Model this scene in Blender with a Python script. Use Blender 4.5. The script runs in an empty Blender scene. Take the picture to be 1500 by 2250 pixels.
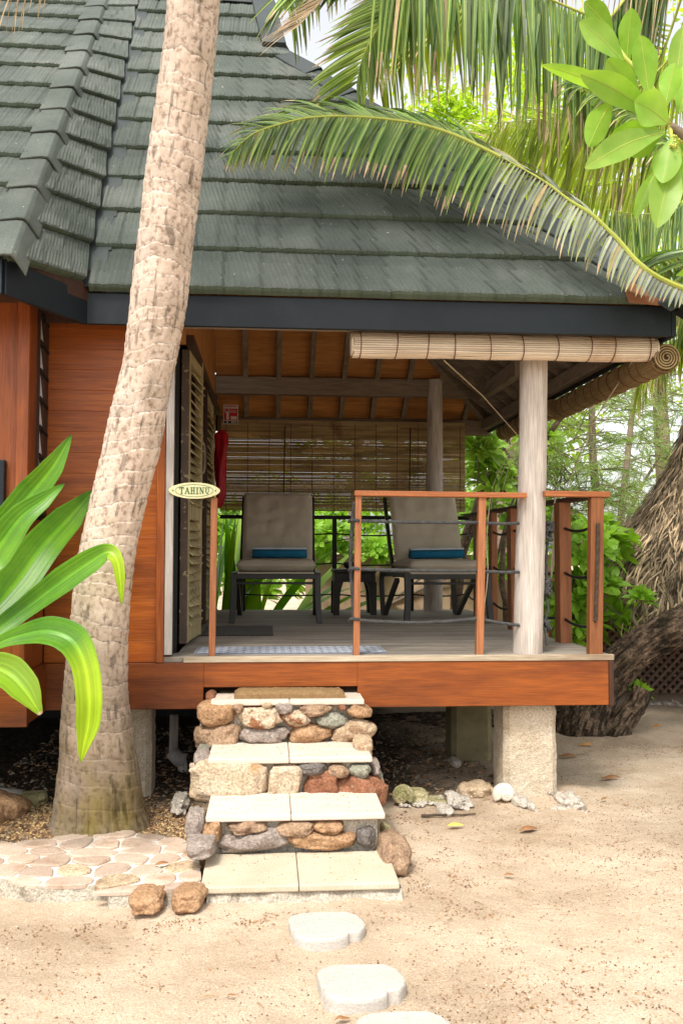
import bpy, bmesh, math, random
from mathutils import Vector, Matrix, Euler, noise
PI = math.pi
R = math.radians
sc = bpy.context.scene
# ------------------------------------------------------------------ camera
CZ = 1.48
cam_d = bpy.data.cameras.new('camera'); cam = bpy.data.objects.new('camera', cam_d)
sc.collection.objects.link(cam); sc.camera = cam
cam_d.sensor_fit = 'VERTICAL'; cam_d.sensor_height = 36; cam_d.sensor_width = 24
F = 2050.0
cam_d.lens = F/2250*36
cam_d.clip_start = .05; cam_d.clip_end = 1000
cam.location = (0, 0, CZ)
CM = Matrix.Rotation(-R(4.476), 3, 'Z') @ Matrix.Rotation(PI/2+R(2.198), 3, 'X') @ Matrix.Rotation(R(.202), 3, 'Z')
cam.rotation_euler = CM.to_euler()
# ------------------------------------------------------------------ light
SUN_EL, SUN_AZ = 58, 205      # azimuth measured clockwise from +Y (the sun stands behind the camera, slightly left)
w = bpy.data.worlds.new('World'); sc.world = w; w.use_nodes = True
nt = w.node_tree; nt.nodes.clear()
sky = nt.nodes.new('ShaderNodeTexSky'); sky.sky_type = 'NISHITA'; sky.sun_disc = False
sky.sun_elevation = R(SUN_EL); sky.sun_rotation = R(SUN_AZ); sky.air_density = 1; sky.dust_density = 3
hs = nt.nodes.new('ShaderNodeHueSaturation'); hs.inputs['Saturation'].default_value = .15
hs.inputs['Value'].default_value = 1.25
bg = nt.nodes.new('ShaderNodeBackground'); bg.inputs['Strength'].default_value = .15
wo = nt.nodes.new('ShaderNodeOutputWorld')
nt.links.new(sky.outputs[0], hs.inputs['Color']); nt.links.new(hs.outputs[0], bg.inputs[0]); nt.links.new(bg.outputs[0], wo.inputs[0])
sd = bpy.data.lights.new('sun', 'SUN'); sd.energy = 1.9; sd.angle = R(12); sd.color = (1, .95, .86)
sun = bpy.data.objects.new('sun', sd); sc.collection.objects.link(sun)
az = R(SUN_AZ); el = R(SUN_EL)
sdir = Vector((math.sin(az)*math.cos(el), math.cos(az)*math.cos(el), math.sin(el)))
sun.rotation_euler = (-sdir).to_track_quat('-Z', 'Y').to_euler(); sun.location = sdir*30
sc.view_settings.view_transform = 'Standard'; sc.view_settings.look = 'None'
sc.view_settings.exposure = .9; sc.view_settings.gamma = 1
sc.cycles.max_bounces = 8; sc.cycles.diffuse_bounces = 4; sc.cycles.transparent_max_bounces = 8

# ------------------------------------------------------------------ helpers
def V(*a): return Vector(a)
def ray(px, py): return CM @ V((px-750)/F, -(py-1125)/F, -1)
def P(px, py, Y):
    r = ray(px, py); return V(0, 0, CZ) + r*(Y/r.y)
def Pz(px, py, z):
    r = ray(px, py); return V(0, 0, CZ) + r*((z-CZ)/r.z)
def lerp(a, b, t): return a+(b-a)*t
def nz(p, s=1, o=0): return noise.noise(V(p[0]*s+o, p[1]*s+o*.37, p[2]*s-o*.71))
def hsh(i, k=0): return random.Random(i*7919+k*104729).random()

def mat_nodes(name, rough=.8, spec=.3):
    m = bpy.data.materials.new(name); m.use_nodes = True
    n = m.node_tree.nodes; b = n['Principled BSDF']
    b.inputs['Roughness'].default_value = rough; b.inputs['Specular IOR Level'].default_value = spec
    return m, m.node_tree, b
def rgba(c): return (c[0], c[1], c[2], 1)
def noise_ramp(t, scale, stretch, stops, detail=6, rough=.6, dist=0, coord='Object', loc=(0,0,0)):
    tc = t.nodes.new('ShaderNodeTexCoord'); mp = t.nodes.new('ShaderNodeMapping')
    mp.inputs['Scale'].default_value = stretch; mp.inputs['Location'].default_value = loc
    t.links.new(tc.outputs[coord], mp.inputs['Vector'])
    nn = t.nodes.new('ShaderNodeTexNoise'); nn.inputs['Scale'].default_value = scale
    nn.inputs['Detail'].default_value = detail; nn.inputs['Roughness'].default_value = rough; nn.inputs['Distortion'].default_value = dist
    t.links.new(mp.outputs[0], nn.inputs['Vector'])
    cr = t.nodes.new('ShaderNodeValToRGB'); e = cr.color_ramp.elements
    e[0].position = stops[0][0]; e[0].color = rgba(stops[0][1]); e[1].position = stops[-1][0]; e[1].color = rgba(stops[-1][1])
    for s in stops[1:-1]:
        x = e.new(s[0]); x.color = rgba(s[1])
    t.links.new(nn.outputs['Fac'], cr.inputs[0])
    return cr.outputs['Color'], nn.outputs['Fac'], mp
def mix(t, a, b, fac, typ='MIX'):
    m = t.nodes.new('ShaderNodeMix'); m.data_type = 'RGBA'; m.blend_type = typ
    for i, s in ((6, a), (7, b)):
        if isinstance(s, tuple): m.inputs[i].default_value = rgba(s)
        else: t.links.new(s, m.inputs[i])
    if isinstance(fac, (int, float)): m.inputs[0].default_value = fac
    else: t.links.new(fac, m.inputs[0])
    return m.outputs[2]
def bump(t, b, h, strength, dist=.01):
    bn = t.nodes.new('ShaderNodeBump'); bn.inputs['Strength'].default_value = strength; bn.inputs['Distance'].default_value = dist
    t.links.new(h, bn.inputs['Height']); t.links.new(bn.outputs[0], b.inputs['Normal']); return bn
def tone(t, col, amt=1.0):
    at = t.nodes.new('ShaderNodeAttribute'); at.attribute_name = 'tone'
    m = t.nodes.new('ShaderNodeVectorMath'); m.operation = 'SCALE'
    t.links.new(col, m.inputs[0]); t.links.new(at.outputs['Fac'], m.inputs['Scale']); return m.outputs[0]
def pm(name, c1, c2, scale=6, rough=.8, bmp=.3, bscale=60, stretch=(1,1,1), spec=.25, spots=None, spot_scale=3, spot_pos=(.55,.7), transl=0, dist=0, bdist=.004, metallic=0, spot_stretch=(1,1,1),grain=None):
    m, t, b = mat_nodes(name, rough, spec)
    col, fac, mp = noise_ramp(t, scale, stretch, [(.3, c1), (.7, c2)], dist=dist)
    if spots:
        s, _, _ = noise_ramp(t, spot_scale, spot_stretch, [(spot_pos[0], (0,0,0)), (spot_pos[1], (1,1,1))], loc=(3.1, 1.7, 5.3))
        col = mix(t, col, spots, s)
    if grain:
        gg, _, _ = noise_ramp(t, grain[0], (1,1,1), [(.33, (grain[1],)*3), (.66, (grain[2],)*3)], detail=4, loc=(5,1,2)); col = mix(t, col, gg, 1.0, 'MULTIPLY')
    col = tone(t, col)
    t.links.new(col, b.inputs['Base Color']); b.inputs['Metallic'].default_value = metallic
    if bmp:
        _, f2, _ = noise_ramp(t, bscale, stretch, [(0, (0,0,0)), (1, (1,1,1))])
        bump(t, b, f2, bmp, bdist)
    if transl:
        tr = t.nodes.new('ShaderNodeBsdfTranslucent'); ms = t.nodes.new('ShaderNodeMixShader'); ms.inputs[0].default_value = transl
        y = mix(t, col, (1.25, 1.3, .45), 1.0, 'MULTIPLY')
        t.links.new(y, tr.inputs['Color']); out = t.nodes['Material Output']
        t.links.new(b.outputs[0], ms.inputs[1]); t.links.new(tr.outputs[0], ms.inputs[2]); t.links.new(ms.outputs[0], out.inputs['Surface'])
    return m

WO = {}   # world origin of each object
def setp(o, label=None, cat=None, group=None, kind=None):
    if label: o['label'] = label
    if cat: o['category'] = cat
    if group: o['group'] = group
    if kind: o['kind'] = kind
    return o
def thing(name, loc, label, cat, group=None):
    o = bpy.data.objects.new(name, None); sc.collection.objects.link(o); o.location = loc; o.empty_display_size = .1
    WO[o] = Vector(loc); return setp(o, label, cat, group)
class MB:
    def __init__(s): s.v=[]; s.f=[]; s.m=[]; s.t=[]; s.x=None
    def add(s, vs, fs, m=0, t=1.0):
        k = len(s.v); s.v += [tuple(v) for v in vs]
        for f in fs: s.f.append([k+i for i in f]); s.m.append(m); s.t.append(t)
    def box(s, a, b, m=0, t=1.0):
        x0,y0,z0 = a; x1,y1,z1 = b
        x0,x1=min(x0,x1),max(x0,x1); y0,y1=min(y0,y1),max(y0,y1); z0,z1=min(z0,z1),max(z0,z1)
        s.add([(x0,y0,z0),(x1,y0,z0),(x1,y1,z0),(x0,y1,z0),(x0,y0,z1),(x1,y0,z1),(x1,y1,z1),(x0,y1,z1)],
              [(0,3,2,1),(4,5,6,7),(0,1,5,4),(1,2,6,5),(2,3,7,6),(3,0,4,7)], m, t)
    def beam(s, p, q, wd, h, up=(0,0,1), m=0, t=1.0):
        p=Vector(p); q=Vector(q); d=(q-p).normalized(); up=Vector(up); r=d.cross(up)
        if r.length<1e-4: r=d.cross(V(0,1,0))
        r.normalize(); u=r.cross(d); r=r*wd/2; u=u*h/2
        vs=[p-r-u,p+r-u,p+r+u,p-r+u,q-r-u,q+r-u,q+r+u,q-r+u]
        s.add(vs,[(0,1,2,3),(7,6,5,4),(0,4,5,1),(1,5,6,2),(2,6,7,3),(3,7,4,0)],m,t)
    def tube(s, pts, rad, n=8, m=0, t=1.0, cap=True, sq=None):
        pts=[Vector(p) for p in pts]
        if isinstance(rad,(int,float)): rad=[rad]*len(pts)
        ref=None; rings=[]
        for i,p in enumerate(pts):
            d=(pts[min(i+1,len(pts)-1)]-pts[max(i-1,0)])
            d=d.normalized() if d.length>1e-9 else V(0,0,1)
            if ref is None:
                ref=V(0,0,1) if abs(d.z)<.9 else V(1,0,0)
            r=(ref-d*ref.dot(d)).normalized(); ref=r; q=d.cross(r)
            rings.append([p+(r*math.cos(2*PI*k/n)+q*math.sin(2*PI*k/n))*rad[i] for k in range(n)])
        vs=[v for g in rings for v in g]; fs=[]
        for i in range(len(pts)-1):
            for k in range(n):
                a=i*n+k; b=i*n+(k+1)%n; fs.append((a,b,b+n,a+n))
        if cap: fs.append(tuple(range(n))[::-1]); fs.append(tuple(range((len(pts)-1)*n,len(pts)*n)))
        s.add(vs,fs,m,t)
    def rope(s, pts, r=.008, turn=.045, m=0, t=1.0, strands=3):
        pts=resample(pts, .006 if turn<.06 else .01)
        L=0; out=[[] for _ in range(strands)]
        for i,p in enumerate(pts):
            d=(pts[min(i+1,len(pts)-1)]-pts[max(i-1,0)]).normalized()
            ref=V(0,0,1) if abs(d.z)<.9 else V(1,0,0)
            a=(ref-d*ref.dot(d)).normalized(); b=d.cross(a)
            if i: L+=(p-pts[i-1]).length
            for k in range(strands):
                th=2*PI*(L/turn+k/strands); out[k].append(p+(a*math.cos(th)+b*math.sin(th))*r*.5)
        for k in range(strands): s.tube(out[k], r*.6, 5, m, t*(1 if k else .85))
    def build(s, name, mats, parent=None, smooth=False, bevel=0, auto=None):
        me=bpy.data.meshes.new(name)
        o0=WO[parent] if parent is not None else V(0,0,0)
        me.from_pydata([(v[0]-o0.x,v[1]-o0.y,v[2]-o0.z) for v in s.v],[],s.f)
        if not isinstance(mats,(list,tuple)): mats=[mats]
        for mm in mats: me.materials.append(mm)
        me.polygons.foreach_set('material_index', s.m)
        at=me.attributes.new('tone','FLOAT','FACE'); at.data.foreach_set('value', s.t)
        if s.x: ax_=me.attributes.new('mixv','FLOAT','FACE'); ax_.data.foreach_set('value', s.x)
        if smooth: me.polygons.foreach_set('use_smooth',[True]*len(s.f))
        me.update()
        o=bpy.data.objects.new(name, me); sc.collection.objects.link(o)
        if parent is not None: o.parent=parent
        WO[o]=o0.copy()
        if bevel:
            b=o.modifiers.new('bevel','BEVEL'); b.width=bevel; b.segments=2; b.limit_method='ANGLE'; b.angle_limit=R(40)
        return o
def rebase(o):
    """give a free-standing mesh its origin at its own base centre"""
    me=o.data; n=len(me.vertices)
    xs=[v.co.x for v in me.vertices]; ys=[v.co.y for v in me.vertices]; zs=[v.co.z for v in me.vertices]
    c=V((min(xs)+max(xs))/2,(min(ys)+max(ys))/2,min(zs))
    me.transform(Matrix.Translation(-c)); o.location=c; WO[o]=c; return o
def resample(pts, step):
    pts=[Vector(p) for p in pts]; out=[pts[0]]
    for a,b in zip(pts,pts[1:]):
        n=max(1,int((b-a).length/step))
        for i in range(1,n+1): out.append(lerp(a,b,i/n))
    return out
def spline(pts, n=8):
    pts=[Vector(p) for p in pts]; out=[]
    for i in range(len(pts)-1):
        p0=pts[max(i-1,0)];p1=pts[i];p2=pts[i+1];p3=pts[min(i+2,len(pts)-1)]
        for k in range(n):
            t=k/n; out.append(.5*((2*p1)+(p2-p0)*t+(2*p0-5*p1+4*p2-p3)*t*t+(3*p1-p0-3*p2+p3)*t**3))
    out.append(pts[-1]); return out
def finterp(xs, ys, x):
    if x<=xs[0]: return ys[0]
    for i in range(len(xs)-1):
        if x<=xs[i+1]: return ys[i]+(ys[i+1]-ys[i])*(x-xs[i])/(xs[i+1]-xs[i])
    return ys[-1]
def copy_tree(o, parent=None):
    c=o.copy(); sc.collection.objects.link(c); c.parent=parent
    for ch in list(o.children): copy_tree(ch,c)
    return c
bm=bmesh.new(); bmesh.ops.create_icosphere(bm,subdivisions=4,radius=1)
ICO=([v.co.copy() for v in bm.verts],[[v.index for v in f.verts] for f in bm.faces]); bm.free()
bm=bmesh.new(); bmesh.ops.create_icosphere(bm,subdivisions=3,radius=1)
ICO3=([v.co.copy() for v in bm.verts],[[v.index for v in f.verts] for f in bm.faces]); bm.free()
def rock(mb, c, sx, sy, sz, seed, rot=0, sq=.75, rough=.09, m=0, t=1.0, ico=None, flat=0):
    vs=[]; src,fs=ico or ICO3
    Rm=Matrix.Rotation(rot,3,'Y')
    for p in src:
        q=V(*[math.copysign(abs(a)**sq,a) for a in p]); 
        d=1+rough*2.2*nz(p,1.1,seed*3.7)+rough*1.1*nz(p,2.6,seed*1.3+9)+rough*.55*nz(p,6,seed)+rough*.25*nz(p,14,seed)
        q=V(q.x*sx,q.y*sy,q.z*sz)*d
        vs.append(Vector(c)+Rm@q)
    mb.add(vs,fs,m,t)

# ------------------------------------------------------------------ materials
G=.07     # level of the sand
def wood(name, c1, c2, axis='X', rough=.5, dark=(.08,.02,.008), dpos=(.55,.8), spec=.35, bmp=.25, dsc=1.6):
    st={'X':(.7,9,9),'Z':(9,9,.7),'Y':(9,.7,9)}[axis]
    m,t,b=mat_nodes(name,rough,spec)
    col,f,mp=noise_ramp(t,3.2,st,[(.32,c1),(.68,c2)],detail=9,rough=.62,dist=.4)
    st2={'X':(.6,2.4,2.4),'Z':(2.4,2.4,.6),'Y':(2.4,.6,2.4)}[axis]
    s,_,_=noise_ramp(t,dsc,st2,[(dpos[0],(0,0,0)),(dpos[1],(1,1,1))],loc=(1.3,2.7,.4),detail=5)
    col=mix(t,col,dark,s)
    st3={'X':(2,60,60),'Z':(60,60,2),'Y':(60,2,60)}[axis]
    g,f3,_=noise_ramp(t,3,st3,[(.3,(.5,.48,.46)),(.72,(1.14,1.14,1.14))],detail=5)
    col=mix(t,col,g,.8,'MULTIPLY'); col=tone(t,col)
    t.links.new(col,b.inputs['Base Color']); bump(t,b,f3,bmp,.002)
    return m
M={}
M['clad']=wood('red_wood_cladding',(.30,.068,.009),(.43,.115,.015),'X',.42,dark=(.10,.022,.008),dpos=(.5,.78))
M['cladz']=wood('red_wood_board',(.25,.058,.012),(.36,.098,.018),'Z',.42,dark=(.09,.022,.01),dpos=(.5,.8))
M['skirt']=wood('red_wood_skirt',(.25,.058,.009),(.37,.098,.014),'X',.45,dark=(.085,.022,.008),dpos=(.4,.66),dsc=1.3)
M['rail']=wood('orange_rail_wood',(.36,.11,.035),(.48,.17,.06),'X',.5,dark=(.2,.06,.02))
M['railz']=wood('orange_post_wood',(.36,.13,.05),(.50,.20,.085),'Z',.5,dark=(.2,.06,.02))
M['railbrown']=wood('brown_post_wood',(.20,.07,.025),(.33,.12,.04),'Z',.55,dark=(.1,.035,.018))
M['darkwood']=wood('dark_brown_wood',(.045,.02,.012),(.08,.035,.02),'Z',.6,dark=(.02,.01,.008))
M['ceil']=wood('orange_ceiling_board',(.48,.19,.05),(.62,.28,.08),'X',.6,dark=(.2,.07,.03))
M['rafter']=wood('weathered_rafter_wood',(.20,.15,.105),(.32,.25,.18),'Y',.75,dark=(.1,.07,.05))
M['beamw']=wood('weathered_beam_wood',(.20,.15,.105),(.31,.245,.185),'X',.75,dark=(.1,.07,.05))
M['post']=wood('silver_round_post',(.50,.43,.37),(.68,.61,.55),'Z',.75,dark=(.30,.2,.13),dpos=(.55,.85),dsc=2.4)
M['deck']=wood('grey_deck_board',(.26,.22,.18),(.42,.37,.31),'X',.75,dark=(.14,.11,.09),dpos=(.5,.85))
M['deckedge']=wood('pale_deck_edge',(.45,.36,.25),(.6,.5,.37),'X',.75,dark=(.2,.12,.06))
M['trim']=wood('grey_white_trim',(.42,.38,.35),(.58,.53,.49),'Z',.7,dark=(.25,.2,.17))
M['shutter']=wood('tan_shutter_paint',(.44,.36,.18),(.56,.46,.26),'Z',.55,dark=(.14,.1,.05),dpos=(.55,.75),dsc=4)
M['shutedge']=pm('chipped_shutter_edge',(.09,.065,.05),(.14,.1,.075),9,.7,.4,80,spots=(.45,.36,.22),spot_scale=26,spot_pos=(.6,.66))
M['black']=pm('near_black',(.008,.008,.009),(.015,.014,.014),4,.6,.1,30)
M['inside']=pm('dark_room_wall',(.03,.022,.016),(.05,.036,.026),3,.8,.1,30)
M['fascia']=pm('blue_black_fascia',(.007,.010,.013),(.014,.018,.023),2.2,.5,.2,120,spots=(.024,.029,.034),spot_scale=1.6)
m,t,b=mat_nodes('stone_coated_roof_tile',.85,.2)
c,_,_=noise_ramp(t,2.2,(1,1,1),[(.3,(.072,.085,.071)),(.5,(.096,.109,.093)),(.72,(.142,.15,.132))],detail=8)
g,f2,_=noise_ramp(t,190,(1,1,1),[(.3,(.6,.6,.6)),(.72,(1.35,1.35,1.35))],detail=2)
c=mix(t,c,g,.8,'MULTIPLY')
r_,_,_=noise_ramp(t,1.1,(1,1,1),[(.62,(0,0,0)),(.8,(1,1,1))],loc=(7,3,1)); c=mix(t,c,(.16,.15,.14),r_)
sp,_,_=noise_ramp(t,34,(1,1,1),[(.73,(0,0,0)),(.76,(1,1,1))],loc=(2,3,1),detail=2); c=mix(t,c,(.4,.4,.36),sp)
c=tone(t,c); t.links.new(c,b.inputs['Base Color']); bump(t,b,f2,.7,.003); M['roof']=m
M['flash']=pm('dark_metal_flashing',(.035,.043,.042),(.055,.064,.062),4,.5,.1,50)
M['rust']=pm('rusty_metal',(.16,.06,.025),(.28,.12,.06),12,.8,.4,60)
M['concrete']=pm('rough_pale_concrete',(.62,.51,.37),(.76,.66,.52),3,.9,1.0,140,spots=(.46,.34,.2),spot_scale=3.2,spot_pos=(.45,.72),bdist=.010,grain=(90,.68,1.12))
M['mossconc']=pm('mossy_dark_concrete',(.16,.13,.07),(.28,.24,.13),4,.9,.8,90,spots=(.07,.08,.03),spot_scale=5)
M['mortar']=pm('pale_mortar',(.46,.40,.31),(.62,.56,.46),9,.95,1,80,spots=(.26,.2,.14),spot_scale=6,bdist=.016,grain=(110,.6,1.15))
M['slab']=pm('cream_stone_slab',(.60,.49,.395),(.72,.61,.51),5,.7,.5,90,stretch=(1,3,3),spots=(.50,.32,.17),spot_scale=11,spot_pos=(.60,.80),spot_stretch=(.6,2.5,2),grain=(120,.84,1.06))
M['slabold']=pm('worn_cream_slab',(.47,.39,.28),(.58,.50,.38),4,.75,.5,90,grain=(120,.82,1.06),spots=(.5,.38,.24),spot_scale=6,spot_pos=(.62,.78))
M['coir']=pm('coir_mat',(.24,.14,.06),(.36,.23,.11),60,.95,1.0,250,bdist=.01)
M['cushion']=pm('taupe_cushion_fabric',(.42,.36,.275),(.52,.455,.35),3,.9,.5,300,bdist=.002)
M['frame']=pm('charcoal_chair_frame',(.035,.034,.03),(.055,.052,.046),3,.45,.05,60)
M['rattan']=pm('black_brown_rattan',(.018,.014,.012),(.035,.028,.022),5,.55,.6,110)
M['towel']=pm('blue_towel',(.008,.10,.19),(.015,.15,.26),8,.95,.6,300)
M['towelw']=pm('pale_towel_edge',(.5,.6,.66),(.62,.7,.76),8,.95,.6,300)
M['bamboo']=pm('pale_bamboo_slat',(.66,.53,.40),(.84,.72,.58),2.4,.6,.2,60,stretch=(1,6,6),spots=(.52,.3,.16),spot_scale=2.6,spot_pos=(.56,.8),transl=.12)
M['bamboob']=pm('brown_bamboo_slat',(.34,.23,.11),(.52,.38,.2),3,.65,.2,60,stretch=(1,6,6),spots=(.2,.12,.05),spot_scale=3,transl=.28)
M['cord']=pm('brown_cord',(.12,.05,.03),(.2,.09,.05),20,.9,.2,90)
M['palecord']=pm('pale_cord',(.5,.42,.28),(.62,.53,.38),20,.9,.2,90)
M['rope']=pm('dark_grey_rope',(.05,.05,.05),(.10,.10,.095),30,.9,.5,160)
M['ropeb']=pm('brown_rope',(.05,.035,.025),(.10,.07,.05),30,.9,.5,160)
M['red']=pm('red_vinyl',(.42,.012,.02),(.55,.02,.035),3,.35,.1,30)
M['white']=pm('matte_white',(.6,.57,.5),(.7,.67,.6),5,.6,.05,30)
M['whitestone']=pm('white_limestone_paver',(.46,.42,.37),(.54,.50,.45),4,.9,.8,110,spots=(.44,.36,.27),spot_scale=9,spot_pos=(.58,.78),grain=(130,.82,1.06),bdist=.006)
M['sign']=pm('cream_sign_wood',(.66,.62,.34),(.78,.74,.46),5,.6,.1,40,stretch=(9,1,1))
M['signgreen']=pm('green_letter_paint',(.02,.12,.035),(.035,.17,.05),5,.6,0)
M['glass']=pm('frosted_louvre_glass',(.62,.64,.66),(.72,.74,.76),3,.25,.05,30,spec=.5)
M['hose']=pm('green_hose',(.0,.10,.06),(.0,.14,.09),3,.4,0)
M['lattice']=pm('brown_lattice_wood',(.17,.105,.075),(.25,.16,.115),6,.7,.3,60)
M['tanwall']=pm('tan_painted_wall',(.42,.30,.18),(.54,.39,.25),2,.85,.3,50,spots=(.25,.17,.1),spot_scale=2.2)
M['lipgreen']=pm('green_grey_tile_lip',(.055,.075,.052),(.08,.10,.07),10,.85,.4,90)
def stone(name,c1,c2,sp=None,sc_=6,pos=(.55,.68)): return pm(name,c1,c2,sc_*1.6,.88,1.0,70,spots=sp,spot_scale=sc_,spot_pos=pos,bdist=.014,grain=(85,.58,1.18))
S={'or':stone('orange_river_stone',(.36,.20,.10),(.52,.32,.18),(.22,.12,.065),9),
   'cr':stone('cream_red_stone',(.56,.43,.29),(.68,.55,.40),(.30,.13,.06),11,(.5,.56)),
   'tn':stone('tan_river_stone',(.50,.36,.22),(.66,.50,.34),(.33,.2,.12),9),
   'gy':stone('mauve_grey_stone',(.28,.225,.19),(.40,.33,.28),(.2,.155,.125),14),
   'gg':stone('green_grey_stone',(.26,.25,.19),(.37,.35,.27),(.2,.2,.17),14),
   'br':stone('brown_stone',(.32,.2,.12),(.46,.31,.2),(.2,.12,.08),10),
   'rd':stone('dark_red_stone',(.24,.095,.05),(.36,.165,.09),(.5,.38,.29),12,(.6,.68)),
   'cb':stone('cream_block_stone',(.50,.38,.25),(.64,.52,.38),(.42,.25,.12),6,(.5,.66)),
   'dk':stone('dark_grey_stone',(.13,.112,.10),(.22,.19,.17),(.45,.42,.38),18,(.66,.7)),
   'wh':stone('white_coral_stone',(.52,.45,.37),(.66,.59,.51),(.36,.29,.22),16),
   'ms':stone('mossy_tan_stone',(.42,.36,.18),(.56,.48,.28),(.26,.24,.1),8)}
def leafmat(name,c1,c2,transl=.35,rough=.42,spec=.4,scale=9): return pm(name,c1,c2,scale,rough,.15,60,transl=transl,spec=spec)
M['lf_lime']=leafmat('lime_broad_leaf',(.22,.40,.05),(.34,.50,.09),.45)
M['lf_shrub']=leafmat('green_shrub_leaf',(.18,.36,.03),(.32,.52,.06),.5)
M['lf_strap']=leafmat('glossy_strap_leaf',(.06,.20,.01),(.12,.29,.015),.38,.36,.5,3)
M['lf_strapl']=leafmat('lime_strap_leaf',(.20,.38,.012),(.30,.46,.02),.45,.35,.5,3)
M['lf_palm']=leafmat('palm_leaflet',(.115,.21,.05),(.19,.31,.08),.42,.38,.5,5)
M['lf_palmy']=leafmat('yellow_green_palm_leaflet',(.26,.36,.03),(.46,.52,.06),.6,.45,.4,5)  # yellow of the lit fronds is put into this leaflet colour
M['lf_silver']=leafmat('silvery_dry_leaflet',(.17,.20,.15),(.33,.35,.29),.2,.4,.5,7)
M['lf_dry']=leafmat('dry_brown_leaflet',(.40,.28,.17),(.58,.44,.29),.2,.7,.2,7)
M['lf_rib']=pm('yellow_palm_rib',(.33,.37,.06),(.44,.46,.09),5,.5,.1,30)
M['lf_far']=leafmat('far_tree_leaf',(.34,.50,.05),(.52,.64,.10),.6,.6,.2,5)
M['needle']=leafmat('she_oak_needles',(.22,.34,.12),(.36,.46,.20),.5,.7,.2,4)
M['bark']=pm('ridged_dark_bark',(.09,.06,.038),(.27,.19,.125),16,.95,1,70,grain=(60,.55,1.3),spots=(.05,.04,.02),spot_scale=4,stretch=(1,1,1),bdist=.02)
M['twig']=pm('grey_brown_twig',(.16,.12,.085),(.28,.22,.16),9,.9,.5,50)
M['thatch']=pm('weathered_thatch_straw',(.24,.17,.10),(.40,.30,.19),12,.9,.5,80)
M['litter']=pm('brown_leaf_litter',(.22,.11,.05),(.40,.24,.12),20,.9,.2,60)
M['shell']=pm('pale_shell',(.64,.54,.44),(.78,.70,.6),8,.6,.4,60,spots=(.5,.38,.26),spot_scale=7)
# palm trunk material: 'tone' carries the ring scars
m,t,b=mat_nodes('coconut_trunk_bark',.88,.15)
c,_,_=noise_ramp(t,7,(1,1,1),[(.18,(.27,.19,.125)),(.34,(.50,.395,.305)),(.58,(.62,.50,.41)),(.75,(.72,.61,.52))],detail=9,rough=.65)
g,f2,_=noise_ramp(t,40,(1,1,.9),[(.32,(.34,.26,.2)),(.5,(1.05,1.05,1.05))],detail=7); c=mix(t,c,g,.38,'MULTIPLY')
tc=t.nodes.new('ShaderNodeTexCoord'); sx=t.nodes.new('ShaderNodeSeparateXYZ'); t.links.new(tc.outputs['Object'],sx.inputs[0])
mr=t.nodes.new('ShaderNodeMapRange'); mr.inputs[1].default_value=.62; mr.inputs[2].default_value=.2; t.links.new(sx.outputs['Z'],mr.inputs[0])
s,_,_=noise_ramp(t,3.5,(1,1,.6),[(.44,(0,0,0)),(.66,(.75,.75,.75))]); mm=t.nodes.new('ShaderNodeMath'); mm.operation='MULTIPLY'; mm.use_clamp=True
t.links.new(mr.outputs[0],mm.inputs[0]); t.links.new(s,mm.inputs[1]); mr2=t.nodes.new('ShaderNodeMapRange'); mr2.inputs[1].default_value=1.25; mr2.inputs[2].default_value=.45; mr2.inputs[4].default_value=.78; t.links.new(sx.outputs['Z'],mr2.inputs[0])
c=mix(t,c,(.16,.115,.075),mr2.outputs[0]); c=mix(t,c,(.23,.17,.03),mm.outputs[0]); c=mix(t,c,g,.5,'MULTIPLY')
c=tone(t,c); t.links.new(c,b.inputs['Base Color']); bump(t,b,f2,.8,.006); M['trunk']=m
# sand
m,t,b=mat_nodes('coral_sand',.95,.1)
c,_,_=noise_ramp(t,1.3,(1,1,1),[(.32,(.38,.285,.195)),(.5,(.52,.41,.30)),(.68,(.63,.52,.40))],detail=10,rough=.65)
g,f2,_=noise_ramp(t,150,(1,1,1),[(.3,(.62,.56,.5)),(.64,(1.12,1.12,1.12))],detail=5); c=mix(t,c,g,.85,'MULTIPLY')
d,_,_=noise_ramp(t,48,(1,1,1),[(.69,(0,0,0)),(.73,(1,1,1))],detail=3,loc=(4,4,4))
d2,_,_=noise_ramp(t,.9,(1,1,1),[(.42,(0,0,0)),(.62,(1,1,1))],loc=(9,2,4)); dd=t.nodes.new('ShaderNodeMath'); dd.operation='MULTIPLY'
t.links.new(d,dd.inputs[0]); t.links.new(d2,dd.inputs[1]); c=mix(t,c,(.34,.2,.11),dd.outputs[0])
# ground colour turns darker under the house, inside a noisy edge
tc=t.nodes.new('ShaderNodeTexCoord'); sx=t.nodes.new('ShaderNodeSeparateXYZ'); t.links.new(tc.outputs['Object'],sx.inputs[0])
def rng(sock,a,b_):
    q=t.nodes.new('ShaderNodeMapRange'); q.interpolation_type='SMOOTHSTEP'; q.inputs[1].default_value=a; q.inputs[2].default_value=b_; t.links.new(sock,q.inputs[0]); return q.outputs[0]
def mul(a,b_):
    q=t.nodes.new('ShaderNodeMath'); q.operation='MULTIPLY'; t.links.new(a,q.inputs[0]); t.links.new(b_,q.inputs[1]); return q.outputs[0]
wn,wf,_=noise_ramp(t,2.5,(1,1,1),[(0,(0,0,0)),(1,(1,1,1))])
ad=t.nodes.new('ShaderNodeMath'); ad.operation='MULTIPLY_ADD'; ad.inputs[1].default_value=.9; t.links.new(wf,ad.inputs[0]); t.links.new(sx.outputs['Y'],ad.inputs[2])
ax=t.nodes.new('ShaderNodeMath'); ax.operation='MULTIPLY_ADD'; ax.inputs[1].default_value=.9; t.links.new(wf,ax.inputs[0]); t.links.new(sx.outputs['X'],ax.inputs[2])
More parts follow.
